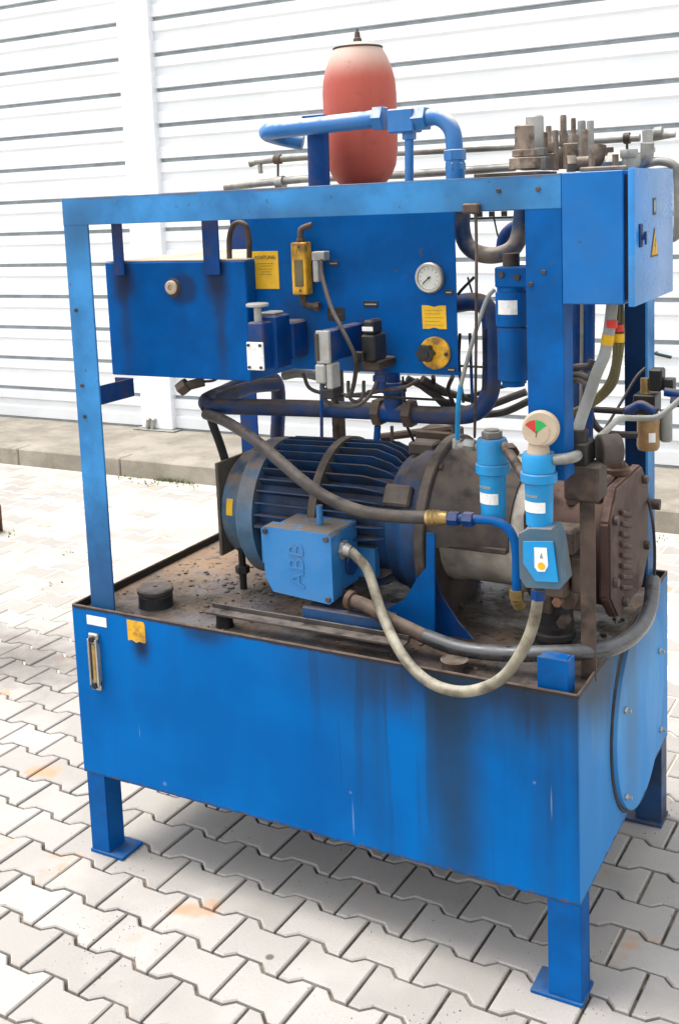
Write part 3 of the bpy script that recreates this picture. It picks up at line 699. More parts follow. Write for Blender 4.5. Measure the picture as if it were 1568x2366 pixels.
# black solenoid valve
a = P(832, 742, .13); c = P(872, 868, .13)
b = nb(); box(b, a.x-.001, c.x-.006, .13, .20, c.z+.035, a.z-.035, .004); bv = part('solenoid_valve', b, m_blk, U, 'black solenoid coil at the middle of the panel')
b = nb(); box(b, a.x+.004, c.x-.011, .134, .19, a.z-.0345, a.z+.002, .005); sub('coil_cap', b, m_blk, bv)
b = nb(); box(b, a.x+.003, c.x-.010, .1315, .1338, a.z-.025, a.z-.014, .0005); sub('white_band', b, m_white, bv)
b = nb(); box(b, a.x-.008, c.x-.004, .142, YP-.001, c.z+.010, c.z+.0345, .004); sub('valve_body', b, m_brown, bv)
b = nb(); box(b, a.x-.014, a.x+.012, .112, .1295, c.z+.035, c.z+.062, .003); cyl(b, (a.x-.006, .12, c.z+.01), (a.x-.006, .12, c.z+.035), .006); sub('connector_plug', b, m_blk, bv)
b = nb(); cyl(b, (a.x+.02, .19, c.z-.045), (a.x+.02, .19, c.z+.0095), .014); hexnut(b, (a.x+.02, .19, c.z-.025), (a.x+.02, .19, c.z-.008), .019); sub('pipe_fitting', b, m_dblue, bv)

# ---- big return pipe with tee
YR = .33; rp = .024
b = nb(); tube(b, [P(481, 938, YR), P(700, 943, YR), P(868, 950, YR)], rp, 18, 3); tube(b, [P(950, 957, YR), P(1050, 960, YR), P(1098, 952, YR), P(1124, 925, YR), P(1136, 880, YR), P(1135, 800, YR), P(1133, 740, YR), P(1120, 706, YR), P(1090, 697, YR+.01), P(1050, 702, YR+.03)], rp, 18, 5)
rtp = part('return_pipe', b, m_ppipe, U, 'thick dark blue pipe running across above the motor')
p = P(910, 953, YR)
b = nb(); cyl(b, p+Vector((-.052, 0, 0)), p+Vector((.052, 0, 0)), .027); cyl(b, p, p+Vector((0, 0, .075)), .027); sub('tee_fitting', b, m_dblue, rtp)
for dx in (-.058, .034):
    b = nb(); hexnut(b, p+Vector((dx, 0, 0)), p+Vector((dx+.026, 0, 0)), .039); sub('union_nut', b, m_brown, rtp)
b = nb(); hexnut(b, p+Vector((0, 0, .055)), p+Vector((0, 0, .085)), .036); cyl(b, p+Vector((0, 0, .085)), p+Vector((0, 0, .13)), .02); sub('union_nut', b, m_dblue, rtp)
b = nb(); tube(b, [P(482, 940, YR), P(478, 925, YR+.02), P(520, 905, .50), P(575, 880, .62), P(620, 872, .72), P(640, 890, .76), P(643, 940, .77), P(640, 1010, .78)], rp*1.0, 16)
part('rear_pipe', b, m_ppipe, U)
b = nb(); tube(b, [P(486, 932, .36), P(530, 912, .46), P(585, 893, .58), P(640, 888, .68)], .022, 14); part('rear_pipe', b, m_ppipe, U)
b = nb(); box(b, P(470, 935, .31).x, P(640, 935, .31).x, .34, .52, 1.345, 1.375, .004)
b.free()
b = nb(); tube(b, [P(484, 955, YR), P(493, 985, YR), P(508, 1025, YR+.02), P(522, 1070, YR+.04)], .013, 12); part('drain_hose', b, m_rub, U, 'short black hose dropping to the left of the motor')
b = nb(); tube(b, [P(655, 868, .5), P(690, 862, .5), P(735, 870, .5), P(760, 885, .5)], .014, 12); part('rear_pipe', b, m_cond, U)
b = nb(); tube(b, [P(475, 956, .30), P(520, 973, .27), P(580, 1010, .22), P(640, 1060, .18), P(700, 1112, .15), P(760, 1152, .14), P(830, 1180, .14), P(900, 1192, .15), P(985, 1196, .16)], .0165, 16)
mh = part('hydraulic_hose', b, m_hose, U, 'dusty black hydraulic hose sagging in front of the motor')
p0, p1 = P(985, 1196, .16), P(1030, 1197, .165)
d = (p1-p0)
b = nb(); lathe(b, p0, d, [(0, .019), (.006, .021), (.012, .018), (.018, .021), (.024, .018), (.030, .021), (.036, .018), (.045, .018), (.056, .016)], 20); sub('ferrule', b, m_brass, mh)
b = nb()
for u in (1036, 1070): hexnut(b, P(u, 1197+(u-1036)*.05, .165), P(u+24, 1199+(u-1036)*.05, .165), .019)
cyl(b, P(1030, 1197, .165), P(1100, 1200, .165), .012)
sub('coupling_nut', b, m_dblue, mh)
b = nb(); tube(b, [P(1100, 1200, .165), P(1140, 1203, .165), P(1170, 1218, .165), P(1188, 1250, .165), P(1193, 1300, .165), P(1193, 1365, .17)], .0115, 14); part('pressure_pipe', b, m_blue, U, 'blue bent pipe beside the switch box')
b = nb(); hexnut(b, P(1193, 1362, .17), P(1193, 1385, .17), .018); cyl(b, P(1193, 1385, .17), P(1205, 1402, .18), .017, .012); part('pipe_fitting', b, m_brass, U)

# ---- cable clamp, rods and thin tubes
b = nb(); tube(b, [P(1090, 490, .012), P(1099, 510, .012), P(1100, 700, .02), P(1098, 900, .12), P(1096, 1010, .22)], .0038, 8); rod = part('thin_pipe', b, m_brown, U)
a = P(1090, 483, .01); b = nb(); box(b, a.x-.022, a.x+.018, .003, .0225, a.z-.010, a.z+.014, .004); sub('pipe_clamp', b, m_brown, rod)
b = nb(); tube(b, [P(1142, 668, .15), P(1125, 690, .14), P(1100, 760, .13), P(1077, 840, .13), P(1064, 890, .14)], .0052, 10); part('thin_hose', b, m_cond, U)
b = nb(); tube(b, [P(1064, 890, .14), P(1058, 940, .16), P(1056, 1020, .22)], .0062, 10); bt = part('thin_hose', b, m_light, U, 'bright blue thin hose above the bell housing')
b = nb(); hexnut(b, P(1056, 1013, .22), P(1055, 1036, .22), .012); hexnut(b, P(1072, 1026, .22), P(1098, 1030, .22), .015); cyl(b, P(1055, 1028, .22), P(1105, 1032, .22), .010); sub('hose_fitting', b, m_galv, bt)
for pts, r_, m in (([P(742, 850, .28), P(743, 1010, .3)], .005, m_dblue), ([P(872, 985, .32), P(870, 1015, .33)], .010, m_dblue), ([P(905, 985, .32), P(905, 1020, .33)], .005, m_brown),
                   ([P(940, 985, .3), P(955, 1018, .33)], .004, m_rub), ([P(930, 870, .3), P(935, 925, .32), P(935, 960, .33)], .0035, m_rub), ([P(800, 915, .3), P(900, 918, .3), P(1040, 925, .3)], .0035, m_rub),
                   ([P(1095, 640, .3), P(1070, 665, .3), P(1057, 680, .3)], .004, m_rub), ([P(1062, 770, .3), P(1060, 840, .3), P(1070, 930, .3)], .0045, m_rub), ([P(1118, 760, .3), P(1115, 900, .3)], .003, m_rub),
                   ([P(1080, 640, .5), P(1098, 700, .5), P(1125, 760, .5)], .003, m_dgreen), ([P(1060, 845, .3), P(1120, 848, .3)], .003, m_rub),
                   ([P(850, 905, .28), P(930, 895, .2), P(965, 878, .22)], .005, m_brown), ([P(1140, 500, .5), P(1150, 545, .5), P(1165, 580, .5)], .0025, m_rub)):
    b = nb(); tube(b, pts, r_, 8); part('capillary_tube', b, m, U)
for pts in ([P(960, 880, .30), P(1000, 910, .34), P(1040, 935, .38), P(1100, 945, .4), P(1215, 905, .42)], [P(975, 875, .30), P(1030, 905, .36), P(1100, 925, .42)], [P(940, 875, .32), P(990, 900, .36), P(1050, 950, .4), P(1150, 955, .44), P(1225, 925, .44)]):
    b = nb(); tube(b, pts, .010, 12); part('control_hose', b, m_hose, U)
b = nb(); box(b, P(765, 940, .8).x, P(783, 940, .8).x, .80, .81, ZD, 1.43, .001); box(b, P(784, 940, .8).x, P(800, 940, .8).x, .78, .79, ZD, 1.43, .001); part('rear_strut', b, m_brown, U)

for pts, r_, m in (([P(700, 862, .34), P(720, 900, .36), P(790, 912, .38), P(870, 905, .38), P(950, 882, .34)], .0055, m_hose),
                   ([P(758, 868, .3), P(770, 900, .3), P(776, 940, .32), P(778, 1010, .36)], .008, m_brown),
                   ([P(1045, 870, .3), P(1035, 900, .34), P(1048, 940, .38), P(1052, 1000, .40)], .006, m_hose),
                   ([P(1000, 870, .3), P(1010, 905, .36), P(1080, 915, .4), P(1130, 900, .42), P(1215, 880, .45)], .006, m_rub),
                   ([P(880, 1010, .5), P(960, 1000, .52), P(1045, 990, .52)], .012, m_brown),
                   ([P(1085, 770, .32), P(1088, 850, .34), P(1092, 960, .36)], .0045, m_dblue),
                   ([P(840, 880, .24), P(838, 915, .22), P(822, 928, .2), P(806, 915, .19), P(804, 880, .2)], .005, m_hose)):
    b = nb(); tube(b, pts, r_, 8); part('service_hose', b, m, U)
a = P(975, 998, .55); b = nb(); box(b, a.x, a.x+.11, .50, .60, 1.205, 1.245, .004); part('bearing_cap', b, m_brown, U)
# ---- U-shaped pipe and filter behind the right post
b = nb(); tube(b, [P(1066, 478, .33), P(1067, 530, .33), P(1078, 565, .33), P(1105, 585, .33), P(1145, 589, .33), P(1182, 575, .33), P(1200, 540, .34), P(1208, 470, .35)], .0215, 18)
part('u_bend_pipe', b, m_upipe, U, 'dusty U shaped pipe under the beam')
b = nb(); tube(b, [P(1212, 520, .45), P(1185, 525, .45), P(1163, 550, .45), P(1158, 590, .45)], .016, 14); part('rear_pipe', b, m_dblue, U)
yf = .12
a = P(1141, 617, yf); c = P(1218, 664, yf)
b = nb(); box(b, a.x, c.x+.05, yf, yf+.08, c.z, a.z, .003); rf = part('return_filter', b, m_blue, U, 'blue filter with white label behind the right post')
xc = (P(1145, 760, yf+.04).x+P(1222, 760, yf+.04).x)/2; rr_ = (P(1222, 760, yf+.04).x-P(1145, 760, yf+.04).x)/2*.93
zt_, zm, zb_ = c.z, P(1180, 757, yf).z, P(1180, 886, yf).z
b = nb(); cyl(b, (xc, yf+.04, zt_-.0005), (xc, yf+.04, zt_-.012), rr_*.9, n=32); cyl(b, (xc, yf+.04, zt_-.0125), (xc, yf+.04, zm), rr_, n=32, ch=.002); sub('filter_head', b, m_blue, rf)
b = nb(); cyl(b, (xc, yf+.04, zm-.001), (xc, yf+.04, zb_), rr_*.92, n=32, ch=.004); cyl(b, (xc, yf+.04, zb_-.0005), (xc, yf+.04, zb_-.012), rr_*.7, n=24); sub('filter_bowl', b, m_blue, rf)
b = nb()
def arc_label(b, cx, cy, r_, z0, z1, a0, a1, n=10, t=.0008):
    r_ += t
    vv = []
    for i in range(n+1):
        a_ = a0+(a1-a0)*i/n; vv.append([b.verts.new((cx+r_*math.cos(a_), cy+r_*math.sin(a_), z)) for z in (z0, z1)])
    for A, B in zip(vv, vv[1:]): b.faces.new((A[0], B[0], B[1], A[1]))
arc_label(b, xc, yf+.04, rr_, P(1170, 727, yf).z, P(1170, 694, yf).z, R(-125), R(-52)); sub('filter_label', b, m_white, rf)
for (u, v) in ((1158, 634), (1195, 640)):
    p = P(u, v, yf); b = nb(); cyl(b, (p.x, yf-.0002, p.z), (p.x, yf-.006, p.z), .007, n=12); sub('screw', b, m_brown, rf)
b = nb(); cyl(b, (xc, yf+.04, a.z+.0), (xc, yf+.04, a.z+.03), .02); sub('filter_neck', b, m_brown, rf)

# ---- control cabinet on the right
x0, x1 = 1.4645, 1.597
b = nb(); box(b, x0, x1, .022, .385, 1.658, 1.941, .002); cab = part('control_cabinet', b, m_cab, U, 'blue electrical cabinet at the right end of the frame')
b = nb(); box(b, x1+.0003, x1+.0105, .034, .374, 1.668, 1.931); sub('door_gasket', b, m_rub, cab)
b = nb(); box(b, x1+.011, x1+.025, .014, .390, 1.654, 1.944, .003, 2); dr = sub('cabinet_door', b, m_door, cab)
xd = x1+.0252
p = PXp(1478, 545, xd); b = nb(); box(b, xd, xd+.004, p.y-.010, p.y+.012, p.z-.024, p.z+.026, .002); cyl(b, (xd+.004, p.y, p.z), (xd+.010, p.y, p.z), .008); box(b, xd+.010, xd+.014, p.y-.004, p.y+.004, p.z-.018, p.z+.010, .001); sub('door_lock', b, m_dblue, cab)
p = PXp(1511, 476, xd); b = nb(); box(b, xd, xd+.0012, p.y-.014, p.y+.014, p.z-.019, p.z+.019); sub('door_label', b, m_blk, cab)
b = nb(); box(b, xd+.0013, xd+.0016, p.y-.009, p.y+.009, p.z-.012, p.z+.013); sub('door_label_print', b, m_grey, cab)
p = PXp(1511, 592, xd); q = PXp(1511, 525, xd); h = q.z-p.z; yy = p.y
b = nb(); prism(b, [(yy-h*.56, p.z), (yy+h*.56, p.z), (yy, p.z+h)], xd, ax='x', t=.0010); sub('warning_triangle_border', b, m_rust, cab)
b = nb(); prism(b, [(yy-h*.46, p.z+h*.06), (yy+h*.46, p.z+h*.06), (yy, p.z+h*.88)], xd+.0011, ax='x', t=.0005); sub('warning_triangle', b, m_yel, cab, 'yellow high voltage triangle')
b = nb(); prism(b, [(yy+.002, p.z+h*.62), (yy-.004, p.z+h*.36), (yy+.0005, p.z+h*.37), (yy-.001, p.z+h*.12), (yy+.005, p.z+h*.42), (yy+.001, p.z+h*.41), (yy+.005, p.z+h*.62)], xd+.0017, ax='x', t=.0003); sub('lightning_mark', b, m_ink, cab)

# ---- conduits below the cabinet
b = nb(); tube(b, [P(1414, 700, .2), P(1409, 745, .2), P(1403, 785, .2), P(1395, 822, .2), P(1377, 865, .19), P(1362, 910, .18), P(1342, 968, .16), P(1335, 995, .15)], .0135, 18, 8)
cd = part('cable_conduit', b, m_cond, U, 'thick grey flexible conduit under the cabinet')
b = nb(); tube(b, [P(1405, 772, .2), P(1401, 796, .2)], .0145, 18, 2); sub('yellow_tape', b, m_yel, cd)
b = nb(); tube(b, [P(1412, 738, .2), P(1410, 756, .2)], .0147, 16, 2); sub('red_tape', b, m_red, cd)
b = nb(); cyl(b, P(1333, 990, .15), P(1330, 1030, .15), .026, n=20); sub('conduit_socket', b, m_blk, cd)
for i, dx in enumerate((0, 9, 17)):
    b = nb(); tube(b, [P(1418+dx, 700, .24+.01*i), P(1420+dx, 780, .24), P(1418+dx*.7, 840, .25), P(1400+dx, 890, .26), P(1360+dx, 930, .28), P(1322, 950+4*i, .32)], .0058, 10); oc = part('control_cable', b, m_olive, U)
    if i == 1:
        b = nb(); tube(b, [P(1418+dx, 750, .235), P(1420+dx, 766, .235)], .013, 12, 2); sub('red_tape', b, m_red, oc)
        b = nb(); tube(b, [P(1420+dx, 770, .235), P(1420+dx, 790, .235)], .013, 12, 2); sub('yellow_tape', b, m_yel, oc)
for (u, r_, m) in ((1332, .012, m_dblue), (1345, .008, m_galv), (1362, .014, m_dblue)):
    b = nb(); tube(b, [P(u, 700, .45), P(u-2, 900, .45), P(u-6, 1010, .45)], r_, 12, 2); part('riser_pipe', b, m, U)
b = nb(); box(b, P(1322, 800, .6).x, P(1366, 800, .6).x, .60, .61, 1.15, 1.90, .001); part('rear_plate', b, m_brown, U)
for v0, v1 in ((850, 845), (880, 890), (868, 872)):
    b = nb(); tube(b, [P(1318, v0, .35), P(1340, v0-3, .33), P(1362, v1, .30), P(1368, v1-14, .30)], .009, 10); part('control_hose', b, m_hose, U)
b = nb(); tube(b, [P(1490, 850, .75), P(1470, 870, .73), P(1440, 920, .70), P(1400, 985, .66), P(1375, 1020, .62)], .004, 8); part('capillary_tube', b, m_hose, U)
b = nb(); tube(b, [P(1360, 935, .5), P(1370, 975, .5), P(1400, 1000, .5), P(1470, 1005, .55)], .009, 10); part('air_hose', b, m_rub, U)
b = nb(); tube(b, [P(1358, 945, .6), P(1410, 948, .6), P(1440, 950, .6)], .009, 10); part('air_hose', b, m_rub, U)

# ---- air service unit on the right rear post
ya = .70
def P2(u, v): return P(u, v, ya)
a = P2(1461, 912); c = P2(1512, 960)
b = nb(); box(b, a.x, c.x, ya, ya+.08, c.z, a.z, .003); fr = part('air_service_unit', b, m_blk, U, 'black air regulator with tan bowls on the right rear post')
p = P2(1490, 960); q = P2(1490, 1046)
b = nb(); lathe(b, (p.x, ya+.035, p.z), (0, 0, -1), [(0, .030), (p.z-q.z-.012, .031), (p.z-q.z-.002, .027), (p.z-q.z, .015)], 28); bw = sub('bowl', b, m_tan, fr)
b = nb(); arc_label(b, p.x, ya+.035, .0315, q.z+.028, q.z+.055, R(-75), R(-40)); sub('bowl_label', b, m_white, fr)
p = P2(1527, 955); b = nb(); cyl(b, (p.x, ya+.06, p.z), (p.x, ya+.06, P2(1527, 1030).z), .017, n=20, ch=.004); sub('bowl', b, m_cond, fr)
a = P2(1497, 853); c = P2(1528, 905); b = nb(); box(b, a.x, c.x, ya, ya+.05, c.z, a.z, .004); box(b, c.x+.0005, c.x+.028, ya+.01, ya+.05, c.z, c.z+.033, .002); sub('solenoid', b, m_blk, fr)
p = P2(1487, 898); b = nb(); cyl(b, (p.x, ya+.02, P2(1487, 912).z), (p.x, ya+.02, P2(1487, 876).z), .014); sub('brass_knob', b, m_brass, fr)
b = nb(); tube(b, [P2(1442, 952), P2(1460, 944), P2(1480, 935), P2(1500, 945), P(1512, 952, ya)], .013, 12); sub('elbow_fitting', b, m_dblue, fr)
b = nb(); tube(b, [P(1368, 1022, .30), P(1400, 995, .42), P(1430, 968, .52), P(1470, 966, .58), P(1515, 964, .6), P(1545, 945, .62), P(1568, 925, .64), P(1600, 900, .66)], .008, 12); part('air_pipe', b, m_cond, U, 'pale bent pipe running to the air regulator')
b = nb(); cyl(b, P2(1535, 905), P2(1600, 915), .012); hexnut(b, P2(1550, 925), P2(1590, 928), .018); sub('pipe_fitting', b, m_dblue, fr)
p = PXp(1512, 1165, 1.475); b = nb(); cyl(b, (1.4665, p.y, p.z), (1.49, p.y, p.z), .016, n=16); part('post_bolt', b, m_brown, U)

# ---- electric motor
MY, MZ = .46, .995
XF0, XF1 = .47, .885
b = nb(); lathe(b, (XF0-.015, MY, MZ), (1, 0, 0), [(0, .165), (.0, .172), (XF1-XF0+.03, .172), (XF1-XF0+.05, .15)], 48)
mo = part('electric_motor', b, m_navy, U, 'dark blue finned electric motor lying on the tank')
fb = nb(); prism(fb, [(XF0, .168), (XF0+.012, .212), (XF1-.075, .220), (XF1-.02, .200), (XF1+.012, .168)], -.002, ax='y', t=.004)
fm = finish(fb, 'cooling_fin', m_navy)
fm.transform(Matrix.Identity(4))
NF = 38
for i in range(NF):
    a_ = 2*math.pi*i/NF+.05
    # skip where the terminal box and feet sit
    dy, dz = math.sin(a_), math.cos(a_)
    if dz < -.82 or (dy < -.75 and -.62 < dz < -.12): continue
    o = link('cooling_fin', fm, mo); o.matrix_local = Matrix.Translation((0, MY, MZ)) @ Matrix.Rotation(-a_, 4, 'X')
b = nb(); box(b, XF0+.02, XF1-.03, .272, .30, MZ-.12, MZ-.035); sub('box_pad', b, m_tbox, mo)
b = nb(); lathe(b, (.665, MY, MZ), (1, 0, 0), [(0, .212), (0, .2245), (.024, .2245), (.024, .212)], 64); sub('lifting_band', b, m_dirtcast, mo)
b = nb(); lathe(b, (.405, MY, MZ), (1, 0, 0), [(0, .150), (.004, .194), (.014, .204), (.068, .208), (.068, .16)], 56); sub('fan_cover', b, m_fan, mo)
b = nb(); lathe(b, (.335, MY, MZ), (1, 0, 0), [(0, .158), (.0695, .158)], 48); sub('rear_drum', b, m_fan, mo)
b = nb(); prism(b, [(.30, .868), (.30, 1.150), (.66, 1.150), (.66, .868)], .322, ax='x', t=.0095); ep = sub('end_plate', b, m_taupe, mo)
p = PXp(548, 1135, .34)
b = nb(); t = nb(); lathe(t, (.352, MY, MZ), (1, 0, 0), [(0, .1592), (.022, .1592)], 60)
for f in list(t.faces):
    cc = f.calc_center_median(); a_ = math.atan2(cc.z-MZ, -(cc.y-MY))
    if not (.02 < a_ < .32) or len(f.verts) > 4: t.faces.remove(f)
merge(b, t); sub('yellow_sticker', b, m_yel, mo)
b = nb(); lathe(b, (XF1+.002, MY, MZ), (1, 0, 0), [(0, .14), (.0, .186), (.03, .193), (.045, .205), (.062, .215), (.098, .215)], 56); sub('drive_end_bell', b, m_navy, mo)
for a_ in (-1.05, .0, 1.0):
    b = nb(); t = nb(); box(t, XF1+.005, XF1+.085, -.03, .03, .195, .232, .006); t.transform(Matrix.Translation((0, MY, MZ)) @ Matrix.Rotation(a_+math.pi/2*0-(-0), 4, 'X')); merge(b, t); sub('clamp_lug', b, m_dirtcast, mo)
# terminal box
xa, xb, ya_, yb_, za, zb = .597, .812, .108, .27, .850, 1.042
b = nb(); poly = [(xa+.03, za+.012), (xa+.008, za+.05), (xa, zb-.008), (xa+.008, zb), (xb-.008, zb), (xb, zb-.010), (xb, za+.010), (xb-.012, za), ]
prism(b, poly, ya_, ax='y', t=.05); bmesh.ops.bevel(b, geom=[e for e in b.edges if e.calc_face_angle(0) > 1], offset=.005, segments=2, affect='EDGES')
tb = sub('terminal_box', b, m_tbox, mo, 'light blue square terminal box with raised letters ABB')
b = nb(); box(b, xa+.02, xb-.006, ya_+.0505, yb_, za+.016, zb-.004, .004); sub('terminal_box_base', b, m_tbox, mo)
rotv = RF @ Matrix.Rotation(R(90), 4, 'Z')
text('ABB', 'raised_lettering', m_tbox, mo, .068, ((xa+xb)/2+.002, ya_-.0005, (za+zb)/2+.0), rotv, .0022)
for (x, z) in ((xb-.014, za+.014), (xb-.014, zb-.014), (xa+.014, zb-.012)):
    b = nb(); cyl(b, (x, ya_-.0003, z), (x, ya_-.006, z), .008, n=14, ch=.0015); sub('box_screw', b, m_dirtcast, mo)
b = nb(); cyl(b, (.735, .19, zb-.003), (.735, .19, zb+.05), .009); sub('lifting_bolt', b, m_tbox, mo)
p = Vector((xb+.0005, .165, .985)); b = nb(); hexnut(b, p, p+Vector((.012, 0, 0)), .026); cyl(b, p+Vector((.012, 0, 0)), p+Vector((.03, -.002, -.002)), .020, .015); sub('cable_gland', b, m_zinc, mo)
b = nb(); cyl(b, (xb+.0003, .215, .93), (xb+.006, .215, .93), .030, n=24); sub('blank_plug', b, m_dblue, mo)
b = nb(); tube(b, [p+Vector((.028, -.002, -.001)), p+Vector((.045, -.006, -.012)), P(850, 1320, .13), P(885, 1425, .07), P(930, 1515, .0), P(985, 1572, -.035), P(1050, 1597, -.05), P(1110, 1592, -.05), P(1165, 1562, -.03), P(1208, 1500, -.02), P(1232, 1440, -.015), P(1243, 1378, -.01)], .0135, 16)
part('motor_cable', b, m_cable, U, 'long beige cable looping down over the tank edge')

# ---- feet, rails, mounts
b = nb(); box(b, .44, 1.04, .048, .088, .792, .799, .001); box(b, .44, 1.04, .082, .088, .7995, .812, .001)
rl = part('base_rail', b, m_hose, U)
b = nb(); box(b, .44, 1.30, .60, .66, .79, .80, .001); sub('base_rail', b, m_brown, rl)
for (x, y, r_, h) in ((.478, .085, .026, .040), (1.17, .062, .034, .03), (.62, .62, .024, .038)):
    b = nb(); lathe(b, (x, y, ZD), (0, 0, 1), [(0, r_), (h*.3, r_*.9), (h*.7, r_*.9), (h, r_)], 24); part('rubber_mount', b, m_rub if x != 1.17 else m_brown, U)
b = nb(); box(b, .70, .95, .18, .27, .80, .815, .001); box(b, .72, 1.0, .10, .125, .80, .835, .002); part('motor_foot', b, m_navy, U)
b = nb(); cyl(b, (.36, .36, ZD), (.36, .36, .875), .011); hexnut(b, (.36, .36, .80), (.36, .36, .822), .022); part('adjusting_bolt', b, m_rub, U)
# foot flange and gussets
b = nb()
cyl(b, (1.0, MY, MZ), (1.028, MY, MZ), .252, n=64, ch=.003)
ff = part('flange_ring', b, m_dirtcast, U, 'large round grimy flange between motor and pump')
b = nb(); prism(b, [(.24, ZD), (.68, ZD), (.68, .99), (.24, .99)], .990, ax='x', t=.0095); part('foot_flange', b, m_blue, U)
arc = [(.985, 1.0)]+[(.985-.0-(1-math.cos(R(a_)))*.0, 1.0) for a_ in ()]
A = [P(u, v, .205) for (u, v) in ((984, 1232), (1003, 1234), (1003, 1480), (890, 1455), (885, 1412), (934, 1385), (965, 1334), (984, 1311))]
b = nb(); prism(b, [(q.x, max(q.z, ZD)) for q in A], .205, ax='y', t=.008); part('gusset_plate', b, m_blue, U, 'blue gusset plate below the motor flange')
b = nb(); prism(b, [(1.002, ZD), (1.002, .98), (1.02, .98), (1.05, .86), (1.10, .79), (1.14, ZD)], .262, ax='y', t=.008); part('gusset_plate', b, m_dblue, U)
for i in range(10):
    a_ = R(-20+36*i); b = nb(); y_, z_ = MY+.233*math.cos(a_), MZ+.233*math.sin(a_); hexnut(b, (1.0285, y_, z_), (1.038, y_, z_), .010); sub('flange_bolt', b, m_brown, ff)
b = nb(); lathe(b, (1.0285, MY, MZ), (1, 0, 0), [(0, .150), (.02, .150), (.05, .146), (.20, .146), (.2005, .16), (.225, .16), (.24, .16)], 56)
bh = part('bell_housing', b, m_cast, U, 'grey oily cast bell housing between motor and pump')
b = nb(); t = nb(); lathe(t, (1.0290, MY, MZ), (1, 0, 0), [(0, .148), (0, .232), (.02, .225), (.06, .196), (.12, .180), (.20, .168), (.20, .148)], 72)
t.normal_update()
del_ = [v for v in t.verts if v.co.z < MZ-.005]; bmesh.ops.delete(t, geom=del_, context='VERTS'); merge(b, t); sub('upper_shell', b, m_dirtcast, bh)
b = nb(); box(b, 1.029, 1.229, MY-.178, MY-.150, MZ-.012, MZ+.004, .003); sub('shell_lip', b, m_dirtcast, bh)
# ---- pump
def octo(y0, y1, z0, z1, c): return [(y0+c, z0), (y1-c, z0), (y1, z0+c), (y1, z1-c), (y1-c, z1), (y0+c, z1), (y0, z1-c), (y0, z0+c)]
b = nb(); prism(b, octo(.30, .66, .83, 1.16, .07), 1.270, ax='x', t=.025); pu = part('hydraulic_pump', b, m_pump, U, 'red brown hydraulic pump at the right end of the tank')
b = nb(); lathe(b, (1.2955, MY+.02, MZ), (1, 0, 0), [(0, .155), (.08, .160), (.1, .172), (.166, .174)], 32); box(b, 1.36, 1.461, .36, .62, 1.10, 1.172, .01); sub('pump_body', b, m_pump, pu)
b = nb(); prism(b, octo(.295, .70, .822, 1.165, .075), 1.462, ax='x', t=.03); bmesh.ops.bevel(b, geom=list(b.edges), offset=.006, segments=2, affect='EDGES'); sub('end_housing', b, m_pump, pu)
for i in range(8):
    b = nb(); t = nb(); box(t, 1.4915, 1.503, -.006, .006, -.05, .05, .003); t.transform(Matrix.Translation((0, .43, .885+.028*i)) @ Matrix.Rotation(R(70), 4, 'X')); merge(b, t); sub('cast_rib', b, m_pump, pu)
for (y_, z_) in ((.33, .93), (.33, 1.09), (.66, .93), (.64, 1.12), (.42, .85)):
    b = nb(); cyl(b, (1.4915, y_, z_), (1.505, y_, z_), .012, n=16, ch=.002); sub('pump_bolt', b, m_dirtcast, pu)
b = nb(); box(b, 1.33, 1.44, .285, .31, .86, 1.05, .004); sub('side_port_block', b, m_brown, pu)
b = nb(); cyl(b, (1.45, .50, 1.1655), (1.45, .50, 1.185), .04, n=24, ch=.003); cyl(b, (1.45, .50, 1.1855), (1.45, .50, 1.20), .028, n=6); sub('top_boss', b, m_rust, pu)
b = nb(); box(b, 1.34, 1.43, .20, .28, 1.03, 1.09, .006); box(b, 1.355, 1.41, .19, .284, .92, 1.0, .006); cyl(b, (1.40, .235, .90), (1.40, .285, .90), .02); cyl(b, (1.37, .17, 1.02), (1.37, .2, 1.02), .012); cyl(b, (1.42, .24, .97), (1.42, .285, .97), .012); cyl(b, (1.385, .24, .84), (1.385, .275, .84), .015, n=6); box(b, 1.33, 1.36, .23, .26, .86, .91, .004); box(b, 1.415, 1.44, .22, .25, .93, 1.02, .004); sub('control_valve', b, m_brown, pu)
b = nb(); lathe(b, (1.345, .30, ZD), (0, 0, 1), [(0, .055), (.012, .055), (.014, .045), (.03, .046), (.032, .055), (.045, .055), (.047, .044), (.06, .044), (.062, .052), (.085, .050), (.12, .048)], 28); part('rubber_bellows', b, m_rub, U, 'black ribbed rubber connector under the pump')
b = nb(); tube(b, [P(1492, 1135, .72) , PXp(1508, 1210, 1.52), PXp(1512, 1300, 1.53), PXp(1505, 1370, 1.53), PXp(1480, 1420, 1.52)], .004, 8); part('thin_pipe', b, m_rub, U)
# brown angle post carrying the valve block
b = nb(); box(b, 1.462, 1.498, .140, .145, ZD, 1.262, .0008); box(b, 1.462, 1.467, .1455, .180, ZD, 1.262, .0008); bp = part('angle_post', b, m_brown, U, 'narrow rusty brown angle post in front of the pump')
a = P(1306, 1022, .13); c = P(1362, 1078, .13)
b = nb(); box(b, a.x, c.x-.006, .125, .20, c.z, a.z, .004); vb = part('valve_block', b, m_blk, U, 'black square valve block at the top of the brown post')
b = nb(); box(b, a.x-.006, c.x+.02, .13, .205, c.z-.085, c.z-.0005, .004); sub('mounting_bracket', b, m_brown, vb)
b = nb(); tube(b, [P(1280, 1062, -.002), P(1305, 1060, .0), P(1325, 1056, .02), P(1331, 1053, .06), P(1333, 1052, .124)], .0125, 14); sub('elbow_pipe', b, m_galv, vb)
b = nb(); cyl(b, (c.x+.004, .19, (a.z+c.z)/2), (c.x+.045, .22, (a.z+c.z)/2), .036, n=28, ch=.003); sub('round_dial', b, m_dirtcast, vb)
